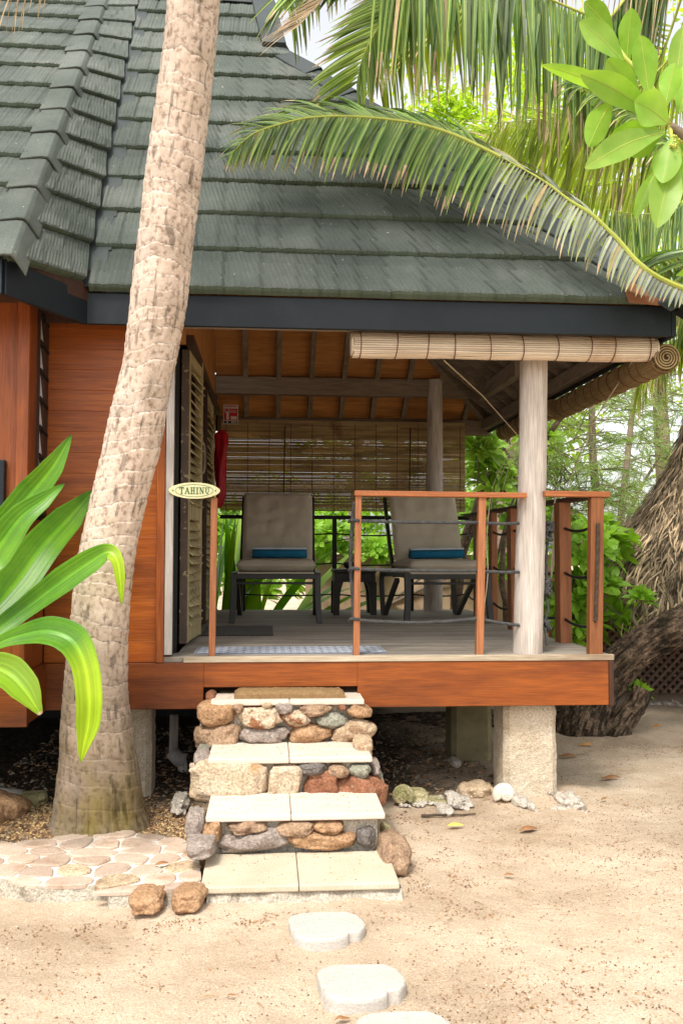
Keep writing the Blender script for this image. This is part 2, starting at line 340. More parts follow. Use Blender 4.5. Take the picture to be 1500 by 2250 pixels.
msk=mul(mul(rng(ad.outputs[0],5.45,5.85),rng(ad.outputs[0],12,11)),rng(ax.outputs[0],1.75,1.25))
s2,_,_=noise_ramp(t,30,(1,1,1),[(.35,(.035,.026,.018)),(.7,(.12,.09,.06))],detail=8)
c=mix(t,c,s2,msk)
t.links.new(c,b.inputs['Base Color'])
_,f3,_=noise_ramp(t,9,(1,1,1),[(0,(0,0,0)),(1,(1,1,1))],detail=10,rough=.7)
b1=bump(t,b,f3,.8,.03); b2=t.nodes.new('ShaderNodeBump'); b2.inputs['Strength'].default_value=.6; b2.inputs['Distance'].default_value=.004
t.links.new(f2,b2.inputs['Height']); t.links.new(b1.outputs[0],b2.inputs['Normal']); t.links.new(b2.outputs[0],b.inputs['Normal']); M['sand']=m
M['flag']=pm('pink_cream_flagstone',(.46,.33,.245),(.62,.48,.38),5,.8,.7,80,spots=(.38,.24,.15),spot_scale=9,spot_pos=(.52,.74),grain=(100,.78,1.08))
M['groutw']=pm('white_grout',(.56,.51,.44),(.70,.66,.60),9,.9,.6,60)

# ------------------------------------------------------------------ the setting
def ground_z(x,y):
    z=G+.014*nz((x,y,0),1.2,3)+.010*nz((x,y,0),4.5,8)+.006*nz((x,y,0),11,1)
    z+=.0022*math.sin(x*95+y*22+6*nz((x,y,0),1.5,2))*max(0,nz((x,y,0),1.1,31)+.15)*2
    d=math.hypot(x+.9,(y-4.9)); z+=.06*max(0,1-d/1.0)**2*1.2
    d=math.hypot(x-1.6,(y-5.35)); z+=.03*max(0,1-d/.5)
    if y>6.5 and x>2.6: z+=.03*min(1,(y-6.5))
    return z
mb=MB()
xs=[-400,-60,-30,-15,-8,-5,-3.5,-2.8]+[-2.4+i*.025 for i in range(0,256)]+[4.05,4.2,4.5,5]+[5.5,6.5,8,11,16,30,60,400]
ys=[-20,-8,-3,0,1,1.8]+[2.2+i*.022 for i in range(0,218)]+[7+i*.12 for i in range(1,40)]+[12.5,14,17,22,30,50,90,400]
nx=len(xs); vs=[(x,y,ground_z(x,y) if abs(x)<9 and -1<y<14 else G) for y in ys for x in xs]
mb.add(vs,[(j*nx+i,j*nx+i+1,(j+1)*nx+i+1,(j+1)*nx+i) for j in range(len(ys)-1) for i in range(nx-1)])
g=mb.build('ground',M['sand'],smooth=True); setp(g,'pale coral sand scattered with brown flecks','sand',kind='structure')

# ------------------------------------------------------------------ house
ZD=.888; YD=5.12; XL=-.50; XR=1.893
house=thing('bungalow',(.5,6.5,G),'red timber bungalow with dark green tiled roof and raised open porch on concrete piers','bungalow')
H=house
# ---- roof
def roof_face(name,Lf,Rf,n,nrm,uax,parent,seed,skew=0,cols=300,ext=.0,L=None,lip=.029,ra=1.0):
    mb=MB(); rnd=random.Random(seed)
    for k in range(n):
        t0=k/n; t1=(k+1)/n
        # shake joints for this course
        joints=[]; x=-6+rnd.random()*.2
        while x<13: joints.append((x,rnd.uniform(-1,1))); x+=rnd.choice((.10,.16,.2,.22,.12))
        def rib(c):
            c=c+skew*0
            i=int((c+6.3)/.19); bx=c*1.0
            d=.0018*math.sin(c*2*PI/.024)+.0022*math.sin(c*2*PI/.105+k*1.7)
            lo,hi=0,len(joints)-1
            while hi-lo>1:
                mid=(lo+hi)//2
                if joints[mid][0]<=c: lo=mid
                else: hi=mid
            g=min(abs(c-joints[lo][0]),abs(c-joints[hi][0]))
            gr=max(0,1-g/.013); d=d*ra-.006*ra*gr
            return d+joints[lo][1]*.0018*ra, joints[lo][1]-3.2*gr+.5*math.sin(c*2*PI/.034+joints[lo][1]*9)
        rows=[(0,-.012,1),(0,lip*.55,1),(.01,lip,1),(.05,lip+.004,0),(.35,lip*.78,0),(.7,lip*.42,0),(1.04,.003,0)]
        vs=[]; tn=[]
        for (a,off,lp) in rows:
            t=t0+(t1-t0)*a; A=Lf(t); B=Rf(t); Ln=(B-A).length
            for i in range(cols+1):
                p=lerp(A,B,i/cols); c=(p-O_).dot(uax)+skew*(t*4.6)
                r,tt=rib(c)
                ser=.0025*math.sin(c*2*PI/.012) if lp else 0
                wob=.004*nz(p,2.2,seed+k)
                q=p+nrm*(off+(r if off>0 else 0)+wob)
                if a==0: q=q+V(0,0,-.004)*1
                vs.append(q+nrm*ser*.4)
                tn.append(tt)
        fs=[];c1=cols+1;base=len(mb.v); mb.v+= [tuple(v) for v in vs]
        for j in range(len(rows)-1):
            for i in range(cols):
                mb.f.append([base+j*c1+i,base+j*c1+i+1,base+(j+1)*c1+i+1,base+(j+1)*c1+i]); mb.m.append(1 if j<2 else 0); mb.t.append(1+.10*tn[j*c1+i]+ (-.1 if j>=5 else 0))
    return mb.build(name,[M['roof'],M['lipgreen']],parent,smooth=False)
TH=R(49.3); n_main=V(0,-math.sin(TH),math.cos(TH)); up_main=V(0,math.cos(TH),math.sin(TH))
OM=V(-.93,4.86,2.815); O_=OM; LEN=4.22; NC=11
hipE=V(2.20,4.86,2.815)
def mainL(t): return V(-.93-.14*t,OM.y,OM.z)+up_main*LEN*t
def mainR(t):
    s=LEN*t; th=3.22/LEN
    x=finterp([0,.1,th-.1,th,th+.02,1],[2.185,1.95,.28,.07,-.01,-.03],t)
    return V(x,OM.y,OM.z)+up_main*s
rf=roof_face('main_roof',mainL,mainR,NC,n_main,V(1,0,0),H,3,cols=360)
# bay roof
A=V(-1.19,4.33,2.80); ridge=mainL(1); T1=V(ridge.x-.27,ridge.y,ridge.z)
tb=math.atan2(T1.z-A.z,T1.y-A.y); n_bay=V(0,-math.sin(tb),math.cos(tb))
O_=V(-1.19,4.33,2.80)
roof_face('bay_roof',lambda t:V(-4.2,lerp(A,T1,t).y,lerp(A,T1,t).z),lambda t:lerp(A,T1,t),12,n_bay,V(1,0,0),H,5,cols=240)
B=V(-.945,4.90,2.80)
def sideR(t): return mainL(t)+V(-.03,-.03*(1-t),.035)
ns=(B-A).cross(T1-A).normalized()
if ns.x<0: ns=-ns
O_=A
roof_face('bay_side_roof',lambda t:lerp(A,T1,t),sideR,12,ns,(B-A).normalized(),H,7,skew=1.45,cols=130,ra=.6)
# valley flashing + ridge
mb=MB()
for i in range(12):
    t0,t1=i/12,(i+1)/12
    a=mainL(t0)+n_main*.012;b_=mainL(t1)+n_main*.012
    mb.add([a+V(-.06,0,0),a+V(.085,0,0),b_+V(.07,0,0),b_+V(-.05,0,0)],[(0,1,2,3)],0,.9+.2*hsh(i))
mb.build('valley_flashing',M['flash'],H)
def caps(name,p0,p1,n,wing,dropL,dropR,mat,seed=0,ov=.05):
    """overlapping ridge caps: wings go from the crest to dropL / dropR (vectors)"""
    mb=MB(); d=(p1-p0)/n; dn=d.normalized()
    up=-(dropL.normalized()+dropR.normalized()); up=(up-dn*up.dot(dn)).normalized()
    for i in range(n):
        a=p0+d*i-dn*ov; b_=p0+d*(i+1)
        la=.032+.010*hsh(i,seed); lb=.015
        jit=.012*(hsh(i,seed+1)-.5)
        vs=[]
        for (p,l,sc_) in ((a,la,1.06),(b_,lb,.95)):
            for th_ in (0,.014):
                c=p+up*(l+th_); L_=p+dropL*sc_+up*(l*.6+th_)+V(jit,0,0); R_=p+dropR*sc_+up*(l*.6+th_)+V(jit,0,0)
                m1=lerp(c,L_,.25)+up*.006; m2=lerp(c,R_,.25)+up*.006
                vs+=[L_,m1,c,m2,R_]
        # order: a-lower 0-4, a-upper 5-9, b-lower 10-14, b-upper 15-19
        fs=[]
        for k in range(4):
            fs+= [(5+k,15+k,16+k,6+k),(k,k+1,11+k,10+k),(k,5+k,6+k,k+1),(10+k,11+k,16+k,15+k)]
        fs+=[(0,10,15,5),(4,9,19,14)]
        mb.add(vs,fs,0,.88+.22*hsh(i,seed+2))
    return mb.build(name,mat,H,bevel=.004)
hv=(T1-A).normalized()
def wing(hv_,n_,side):
    d=hv_.cross(n_).normalized(); return d if d.dot(side)>0 else -d
dL=wing(hv,n_bay,V(-1,0,0))*.135
dR=wing(hv,ns,V(1,0.3,0))*.10
caps('hip_cap',A+hv*.0,lerp(A,T1,.985),12,.2,dL+ns*.0,dR,M['roof'],3)
RC_=V(2.22,9.3,2.815)
hp0=mainR(0)+V(.02,0,.0); hp1=mainR(3.2/LEN)
hv2=(hp1-hp0).normalized()
n_right=(RC_-hipE).cross(hp1-hipE).normalized(); n_right=n_right if n_right.x>0 else -n_right
dl=wing(hv2,n_main,V(-1,0,0))*.13
drr=wing(hv2,n_right,V(0,1,0))*.15
caps('hip_cap',hp0,hp1,9,.2,dl,drr,M['flash'],9)
rz=mainL(1)
caps('ridge_cap',V(-4.2,rz.y,rz.z+.01),V(.0,rz.y,rz.z+.01),11,.2,V(0,-.10,-.10),V(0,.10,-.10),M['flash'],11,ov=.02)
# right and rear slopes, gablet
mb=MB()
RC=V(2.22,9.3,2.815); gt=mainR(3.24/LEN); rb=V(gt.x,8.15,gt.z)
NR=9
for k in range(NR):
    t0=k/NR;t1=(k+1)/NR
    a=lerp(hipE,gt,t0)+V(.035,0,.02);b_=lerp(RC,rb,t0)+V(.035,0,.02);c=lerp(RC,rb,t1);d=lerp(hipE,gt,t1)
    mb.add([a,b_,c,d,a-V(0.01,0,.05),b_-V(0.01,0,.05)],[(0,1,2,3),(4,5,1,0)])
    e0=lerp(RC,V(-.03,7.75,rz.z),t0)+V(0,.03,.02); f0=lerp(V(-4.2,9.3,2.815),V(-4.2,7.75,rz.z),t0)+V(0,.03,.02)
    e1=lerp(RC,V(-.03,7.75,rz.z),t1); f1=lerp(V(-4.2,9.3,2.815),V(-4.2,7.75,rz.z),t1)
    mb.add([e0,f0,f1,e1],[(0,1,2,3)])
mb.add([mainR(1),V(-.03,7.75,rz.z),V(-4.2,7.75,rz.z),V(-4.2,rz.y,rz.z)],[(0,1,2,3)])
mb.build('rear_roof',M['roof'],H)
mb=MB()
p=[gt+V(.0,0,-.1),rb+V(0,0,-.1),V(-.02,7.75,rz.z),V(-.02,rz.y,rz.z)]
mb.add([q+V(.05,0,0) for q in p]+[q-V(.04,0,0) for q in p],[(0,1,2,3),(7,6,5,4),(0,4,5,1),(1,5,6,2),(2,6,7,3),(3,7,4,0)])
mb.build('gablet_wall',M['flash'],H)
# end strip of the gablet laid over the tiles
mb=MB(); a=mainR(3.22/LEN); b_=mainR(1)
q=[a+V(-.14,0,0),a+V(.04,0,0),b_+V(.04,0,0),b_+V(-.14,0,0)]
q=[x+n_main*.055 for x in q]; mb.add(q+[x-n_main*.05 for x in q],[(0,1,2,3),(4,5,1,0),(5,6,2,1),(7,4,0,3)])
mb.build('gablet_flashing',M['flash'],H)
# rusty broken end at the eave corner
mb=MB(); c=hipE
mb.add([c+V(-.30,-.02,.05),c+V(-.05,-.03,.0),c+V(.06,-.02,.02),c+V(-.02,.06,.10),c+V(-.26,.06,.12)],[(0,1,2,3,4)])
mb.add([c+V(-.30,-.03,.045),c+V(-.06,-.04,.0),c+V(-.08,-.04,-.03),c+V(-.28,-.03,-.015)],[(0,1,2,3)])
mb.build('rusty_end_plate',M['rust'],H)
# fascias
mb=MB()
mb.box((-.945,4.885,2.637),(2.178,4.915,2.80))
mb.box((2.18,4.885,2.637),(2.208,9.3,2.80))
mb.beam((-1.215,4.335,2.716),(-.955,4.90,2.716),.03,.166)
mb.box((-4.2,4.31,2.63),(-1.215,4.345,2.798))
mb.box((-4.2,9.302,2.637),(2.22,9.33,2.80))
mb.build('fascia_board',M['fascia'],H,bevel=.003)
mb=MB(); mb.box((-1.16,4.93,2.65),(-.86,4.95,2.93)); mb.beam((-1.19,4.40,2.80),(-.93,4.93,2.80),.02,.09); mb.box((-4.1,4.35,2.70),(-1.22,4.8,2.715)); mb.box((-1.19,4.92,2.70),(-.55,5.15,2.715)); mb.build('soffit_board',M['darkwood'],H)
# ceiling under the porch: boards follow the lowest of the slopes
def cz(x,y): return 2.735+min(.75*(9.25-y),.75*(2.22-x),1.12*(y-4.9))
mb=MB(); X0=-.5; nxx=30; nyy=48
for j in range(nyy):
    y0=4.93+(9.25-4.93)*j/nyy; y1=4.93+(9.25-4.93)*(j+1)/nyy
    for i in range(nxx):
        x0=X0+(2.21-X0)*i/nxx; x1=X0+(2.21-X0)*(i+1)/nxx
        xm=(x0+x1)/2; ym=(y0+y1)/2
        rightp=.75*(2.22-xm)<min(.75*(9.25-ym),1.12*(ym-4.9))
        mb.add([(x0,y0,cz(x0,y0)+.04),(x0,y1,cz(x0,y1)+.04),(x1,y1,cz(x1,y1)+.04),(x1,y0,cz(x1,y0)+.04)],[(0,1,2,3)],1 if rightp else 0,.85+.3*hsh(j))
mb.build('ceiling_boards',[M['ceil'],M['beamw']],H)
k=0
for i in range(9):      # rear rafters
    x=-.22+.31*i
    a=V(x,9.22,2.745+.75*.03); ln=min(2.2-x,2.6)
    if ln<.25: continue
    mb=MB(); mb.beam(a,V(x,9.25-ln,2.735+.75*ln),.045,.075,m=0,t=.85+.3*hsh(i)); mb.build('rafter',M['rafter'],H)
for i in range(13):     # rafters of the right slope
    y=5.3+.29*i
    ln=min(2.2,9.25-y,(y-4.9)*1.4)
    if ln<.3: continue
    mb=MB(); mb.beam(V(2.2,y,2.745+.015),V(2.22-ln,y,2.735+.75*ln),.04,.07,t=.8+.3*hsh(i,4)); mb.build('rafter',M['beamw'],H)
mb=MB(); mb.beam(V(2.2,9.2,2.75),V(.5,7.5,4.0),.06,.1); mb.build('hip_rafter',M['rafter'],H)
mb=MB(); mb.beam(V(2.18,4.95,2.75),V(.9,6.3,4.0),.06,.1); mb.build('hip_rafter',M['rafter'],H)
mb=MB(); mb.beam(P(1140,808,6.9),P(1055,868,8.6),.07,.12); mb.build('diagonal_brace',M['rafter'],H)
zb0=2.922; 
mb=MB(); mb.box((-.5,8.76,2.925),(2.05,8.86,3.09)); mb.build('cross_beam',M['beamw'],H,bevel=.005)
mb=MB(); mb.box((-.5,9.16,2.61),(2.2,9.23,2.76)); mb.build('wall_plate',M['beamw'],H,bevel=.005)
mb=MB(); mb.box((2.12,5.0,2.66),(2.19,9.15,2.76)); mb.build('wall_plate',M['beamw'],H,bevel=.005)
mb=MB(); mb.box((-.45,5.0,2.66),(2.1,5.05,2.74)); mb.build('front_plate',M['beamw'],H,bevel=.005)
# ---- round posts
def rpost(pts,seed,name='round_post'):
    mb=MB(); n=28; rows=90; vs=[]
    for j in range(rows+1):
        t=j/rows*(len(pts)-1); i=min(int(t),len(pts)-2); u=t-i
        c=lerp(pts[i][0],pts[i+1][0],u); r=pts[i][1]+(pts[i+1][1]-pts[i][1])*u
        for k in range(n):
            a=2*PI*k/n; d=1+.05*nz((math.cos(a),math.sin(a),c.z*1.6),1,seed)+.03*nz((math.cos(a)*2,math.sin(a)*2,c.z*5),1,seed+3)
            vs.append(c+V(math.cos(a),math.sin(a),0)*r*d)
    fs=[(j*n+k,j*n+(k+1)%n,(j+1)*n+(k+1)%n,(j+1)*n+k) for j in range(rows) for k in range(n)]
    mb.add(vs,fs); return mb.build(name,M['post'],H,smooth=True)
def pc(a,b_,y,Y): return ((P(a,y,Y)+P(b_,y,Y))/2,(P(b_,y,Y)-P(a,y,Y)).length/2)
YP=5.22
rpost([pc(1127,1190,1438,YP),pc(1130,1193,1300,YP),pc(1135,1197,1150,YP),pc(1139,1199,1000,YP),pc(1142,1200,850,YP),pc(1143,1201,720,YP)],4)
rpost([pc(929,971,1343,8.78),pc(933,972,1150,8.78),pc(937,972,1000,8.78),pc(940,971,835,8.78)],6)
# ---- deck
mb=MB(); y=5.12; k=0
while y<8.92:
    xr=XR+.02 if y<5.72 else 1.87+.035*(y-5.75)/2
    mb.box((XL-.08 if y<5.3 else XL,y+.003,ZD-.03),(xr,y+.092,ZD),0,.82+.36*hsh(k)); y+=.096; k+=1
mb.build('deck_boards',M['deck'],H,bevel=.002)
mb=MB(); mb.box((-.45,5.088,ZD-.028),(XR+.03,5.118,ZD+.004)); mb.build('deck_edge',M['deckedge'],H,bevel=.003)
# skirt with the notch for the steps
zb=.612
nxa=P(447,1520,5.1).x; nxb=P(785,1520,5.1).x; zn=P(600,1509,5.1).z
mb=MB(); mb.box((-1.19,5.095,zb),(nxa,5.13,ZD-.03)); mb.box((nxb,5.095,zb),(XR,5.13,ZD-.03)); mb.box((nxa,5.096,zn),(nxb,5.129,ZD-.03))
mb.build('deck_skirt',M['skirt'],H,bevel=.003)
mb=MB(); mb.box((XR+.001,5.09,zb-.005),(XR+.028,8.9,ZD-.03)); mb.build('side_skirt',M['darkwood'],H,bevel=.003)
mb=MB()
for yy in (5.6,6.6,7.6,8.6): mb.box((-1.1,yy,zb+.02),(1.88,yy+.05,ZD-.034))
for xx in (-.9,-.1,.9,1.7): mb.box((xx,5.2,zb+.04),(xx+.05,8.9,ZD-.05))
mb.build('floor_joists',M['darkwood'],H)
# bay base board
mb=MB(); mb.beam((-1.185,5.10,.735),(-1.185,4.74,.735),.03,.25); mb.box((-4,4.70,.60),(-1.17,4.735,.86)); mb.build('bay_skirt',M['skirt'],H)
mb=MB(); mb.box((-4,4.76,.60),(-1.21,9,.64)); mb.box((-4,5.3,.60),(-.55,9,.64)); mb.build('floor_deck',M['darkwood'],H)
# ---- walls
def planks(name,x0,x1,y0,y1,z0,z1,ax,mat,pitch=.113):
    mb=MB(); z=z0;k=int(z0*100)
    while z<z1-.01:
        zt=min(z+pitch-.0008,z1)
        if ax=='x': mb.box((x0,y0,z),(x1,y1,zt),0,.93+.12*hsh(k,5))
        else: mb.box((x0,y0,z),(x1,y1,zt),0,.93+.12*hsh(k,5))
        z+=pitch;k+=1
    if ax=='x': mb.box((x0+.002,y0+.006,z0),(x1-.002,y1+.01,z1),0,.4)
    return mb.build(name,mat,H,bevel=.0015)
planks('front_wall',-1.19,-.595,5.12,5.14,.86,2.72,'x',M['clad'])
mb=MB(); mb.box((-.60,5.09,.86),(-.557,5.15,2.72)); mb.build('corner_board',M['cladz'],H,bevel=.004)
mb=MB(); mb.box((-.555,5.10,.90),(-.513,5.135,2.72)); mb.build('grey_trim_board',M['trim'],H,bevel=.003)
mb=MB(); mb.box((-4,4.74,.86),(-1.245,4.78,2.72)); mb.build('bay_wall',M['cladz'],H)
mb=MB(); mb.box((-1.25,4.72,.86),(-1.19,4.80,2.72)); mb.build('corner_board',M['cladz'],H,bevel=.005)
mb=MB(); mb.box((-1.235,4.802,.86),(-1.195,4.90,2.72)); mb.box((-1.235,4.90,.86),(-1.195,5.118,1.62)); mb.build('bay_return_wall',M['cladz'],H,bevel=.003)
mb=MB(); q0_=P(-25,1010,4.70); q1_=P(8,1215,4.70); mb.box((q0_.x,4.69,q1_.z),(q1_.x,4.735,q0_.z)); mb.build('meter_box',M['fascia'],H,bevel=.004)
# louvre window in the return wall
win=MB(); win.box((-1.21,4.902,1.62),(-1.185,4.925,2.72)); win.box((-1.21,5.02,1.62),(-1.19,5.117,2.72))
wf_=win.build('louvre_window',M['darkwood'],H)
zz=1.66; k=0
while zz<2.7:
    mb=MB(); mb.add([(-1.197,4.927,zz),(-1.197,5.018,zz),(-1.212,5.018,zz+.14),(-1.212,4.927,zz+.14),(-1.192,4.927,zz),(-1.192,5.018,zz),(-1.207,5.018,zz+.142),(-1.207,4.927,zz+.142)],
      [(3,2,1,0),(4,5,6,7),(0,1,5,4),(2,3,7,6),(1,2,6,5),(3,0,4,7)]); mb.build('glass_blade',M['glass'],wf_)
    mb=MB(); mb.beam((-1.187,4.93,zz+.004),(-1.187,5.10,zz-.028),.012,.014); mb.build('blade_clip',M['black'],wf_)
    zz+=.148;k+=1
# porch left wall with door opening, dark room behind
mb=MB()
mb.box((-.56,5.15,.86),(-.52,5.46,2.72),1)  # strip coloured near-black to stand for the dark gap beside the door
mb.box((-.56,8.35,.86),(-.52,9.2,2.95),0); mb.box((-.56,4.95,2.66),(-.485,5.5,2.82),0); mb.box((-.56,5.5,2.66),(-.485,8.4,3.35),0)
mb.build('porch_side_wall',[M['ceil'],M['black']],H)
mb=MB()
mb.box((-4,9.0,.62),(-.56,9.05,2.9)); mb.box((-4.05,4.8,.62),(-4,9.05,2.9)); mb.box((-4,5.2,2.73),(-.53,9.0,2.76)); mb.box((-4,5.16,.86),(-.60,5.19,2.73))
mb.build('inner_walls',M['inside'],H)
# shutter doors
def shutter(name,p0,p1,z0,z1,seed,label):
    d=(p1-p0); L=d.length; d.normalize(); n=V(d.y,-d.x,0)   # faces +X side
    fr=MB()
    for a in (0,L-.07):
        q0=p0+d*(a+.035); fr.beam(V(q0.x,q0.y,z0),V(q0.x,q0.y,z1),.045,.07,up=d,m=0)
    for zc in (z0+.06,(z0+z1)/2-.1,z1-.05): fr.beam(V(*(p0+d*.07).xy,zc),V(*(p0+d*(L-.07)).xy,zc),.04,.11,m=0)
    eb=p0-d*.006; fr.beam(V(eb.x,eb.y,z0),V(eb.x,eb.y,z1),.046,.012,up=d,m=1)
    o=fr.build(name,[M['shutter'],M['shutedge']],H,bevel=.002); o['label']=label
    sl=MB(); z=z0+.13;k=0
    while z<z1-.13:
        if abs(z-((z0+z1)/2-.1))>.06:
            q=p0+d*.07; r=p0+d*(L-.07); jit=.012*(hsh(k,seed)-.5); wv=.012*math.sin(k*.9+seed)
            vs=[]
            for (pt,j2) in ((q,jit),(r,-jit)):
                for (off,dz) in ((.028+wv,-.03),(.034+wv,-.026),(-.02,.03),(-.026,.026)): vs.append(V(pt.x+n.x*off,pt.y+n.y*off,z+dz+j2))
            sl.add(vs,[(0,1,2,3),(7,6,5,4),(0,4,5,1),(1,5,6,2),(2,6,7,3),(3,7,4,0)],0,.8+.4*hsh(k,seed))
        z+=.052;k+=1
    sl.build('louvre_slats',M['shutter'],o); return o
d1=shutter('shutter_door',V(-.497,5.60,0),V(-.458,6.22,0),.91,2.70,1,'front tan louvred door with a dark chipped edge')
hd=MB(); hd.tube(spline([P(444,1040,6.2)+V(.0,0,.0),P(449,1030,6.2),P(449,985,6.2),P(444,970,6.2)],4),.009,8); hd.build('handle',M['rafter'],d1,smooth=True)
d2=shutter('shutter_door',V(-.49,7.1,0),V(-.485,7.85,0),.91,2.70,2,'rear tan louvred door in the shade')
mb=MB(); mb.box((-.53,6.33,.91),(-.45,6.42,2.70)); mb.box((-.53,6.98,.91),(-.46,7.06,2.70)); mb.box((-.53,7.9,.91),(-.47,7.98,2.70)); mb.build('door_frame',M['darkwood'],H)
mb=MB(); mb.box((-.55,5.46,2.66),(-.44,8.35,2.72)); mb.build('door_head',M['darkwood'],H)
# ---- railing
rail=thing('porch_railing',(1.2,5.15,ZD),'orange timber porch railing strung with dark ropes around the deck','railing')
def post_px(x,ytop,Y,wx,wy,mat,zb_=ZD,name='railing_post'):
    b_=P(x[1],1436,Y); tp=P(x[0],ytop,Y); mb=MB()
    mb.beam(V(b_.x,Y,zb_),V(tp.x,Y,tp.z),wy,wx,up=(1,0,0)); return mb.build(name,mat,rail,bevel=.003)
post_px((471,466),1094,5.14,.035,.04,M['railz'])
post_px((787,782),1090,5.14,.035,.04,M['railz'])
post_px((1058,1052),1091,5.14,.042,.045,M['railz'])
post_px((1308,1305),1093,5.14,.075,.06,M['railbrown'])
mb=MB(); a=P(778,1084,5.14);b_=P(1154,1089,5.14); mb.beam(a,b_,.07,.03); mb.build('handrail',M['rail'],rail,bevel=.004)
mb=MB(); a=P(1193,1085,5.14);b_=P(1335,1087,5.14); mb.beam(a,b_,.075,.032); mb.build('handrail',M['rail'],rail,bevel=.004)
zr=P(1333,1087,5.14).z
mb=MB(); mb.beam(V(1.90,5.18,zr),V(1.86,6.9,zr),.07,.03); mb.beam(V(1.86,6.9,zr),V(1.87,8.72,zr),.07,.03); mb.build('side_handrail',M['darkwood'],rail,bevel=.003)
mb=MB(); mb.beam(V(-.45,8.76,zr-.02),V(1.9,8.76,zr-.02),.05,.035); mb.build('rear_handrail',M['black'],rail)
SP=[(1235,5.80,.075,.11),(1124,6.75,.05,.11),(1082,7.45,.05,.10),(1048,8.15,.055,.10)]
for (px,Y,wx,wy) in SP:
    x=P(px,1250,Y).x; mb=MB(); mb.beam(V(x+.005,Y,ZD-.2),V(x,Y,zr-.015),wy,wx,up=(1,0,0)); mb.build('railing_post',M['railbrown'],rail,bevel=.003)
for x in (-.23,.62,1.35): 
    mb=MB(); mb.box((x-.02,8.74,ZD),(x+.02,8.78,zr-.03)); mb.build('railing_post',M['black'],rail)
def sag(a,b_,s,n=14): return [lerp(a,b_,i/n)-V(0,0,s*4*(i/n)*(1-i/n)) for i in range(n+1)]
mb=MB()
for (ya,yb,sg) in ((1144,1150,.004),(1250,1257,.004),(1361,1374,.02)):
    a=P(776,ya,5.13); mid=P(1050,ya+4 if ya<1300 else 1359,5.13); e=P(1140,yb,5.17)
    mb.rope(sag(a,mid,sg)+sag(mid,e,.004)[1:],.0095)
    mb.rope([P(766,ya+3,5.16),P(772,ya-2,5.12),P(789,ya,5.115)],.009)
mb.rope(spline([P(777,1104,5.165),P(772,1180,5.165),P(770,1240,5.17),P(774,1300,5.165),P(776,1360,5.165)],6),.011)
mb.build('front_rope',M['rope'],rail,smooth=True)
mb=MB(); mb.rope([P(1313,1150,5.095),P(1311,1250,5.095),P(1307,1366,5.095)],.011,.05); mb.build('twisted_rope',M['ropeb'],rail,smooth=True)
mb=MB()
def kn(px,py,r,sd):
    rnd=random.Random(sd); c=P(px,py,5.24)
    for i in range(5):
        a0=rnd.random()*6; pts=[c+V(math.cos(a0+t)*r*rnd.uniform(.6,1.1),math.sin(a0+t)*r*.8,rnd.uniform(-r,r)) for t in (0,1.2,2.4,3.6,4.8)]
        mb.rope(spline(pts,4),.009)
for q in ((1203,1158,.03,1),(1203,1180,.024,2),(1199,1280,.026,3),(1200,1300,.028,4),(1196,1372,.03,5)): kn(*q)
mb.rope([P(1202,1190,5.24),P(1199,1230,5.25),P(1201,1275,5.24)],.008); mb.rope([P(1199,1310,5.24),P(1204,1340,5.24),P(1196,1365,5.24)],.008); mb.rope([P(1197,1380,5.22),P(1199,1400,5.22),P(1201,1418,5.22)],.008)
mb.build('rope_knot',M['rope'],rail,smooth=True)
# side and rear ropes (plain black tubes)
mb=MB()
pts0=[(1.86,5.2)]+[(P(px,1250,Y).x,Y) for px,Y,_,_ in SP]+[(1.88,8.72)]
for z in (zr-.17,zr-.45,zr-.74):
    for (a,b_) in zip(pts0,pts0[1:]): mb.tube(sag(V(a[0],a[1],z),V(b_[0],b_[1],z),.03,8),.009,6)
    mb.tube(sag(V(-.23,8.76,z),V(.62,8.76,z),.015,8),.007,6); mb.tube(sag(V(.62,8.76,z),V(1.35,8.76,z),.02,8),.007,6); mb.tube(sag(V(1.35,8.76,z),V(1.88,8.76,z),.02,8),.007,6)
mb.build('side_rope',M['black'],rail,smooth=True)
# pale cords hanging off the blinds
mb=MB()
mb.tube([P(975,792,5.2),P(1060,870,6.2),P(1135,955,7.4)],.004,5); mb.tube([P(1388,795,5.3),P(1300,930,6.2),P(1238,1085,7.0)],.004,5)
for dx in (0,5,9): mb.tube(spline([P(1222-dx*.3,1090,5.9),P(1219-dx,1160,5.9),P(1212+dx*.5,1220,5.9),P(1210,1262+dx,5.9)],5),.004,5)
for dx in (0,6,-5): mb.tube(spline([P(1150,950,8),P(1095+dx*2,1060,8),P(1086+dx,1180,8),P(1078-dx,1250,8)],5),.003,5)
mb.tube(spline([P(1076,1095,5.2),P(1068,1190,5.2),P(1071,1260,5.2),P(1062,1340,5.2)],5),.003,5)
o=mb.build('blind_cords',M['palecord']); setp(o,'thin pale cords dangling from the bamboo blinds near the round front post','cord'); rebase(o)

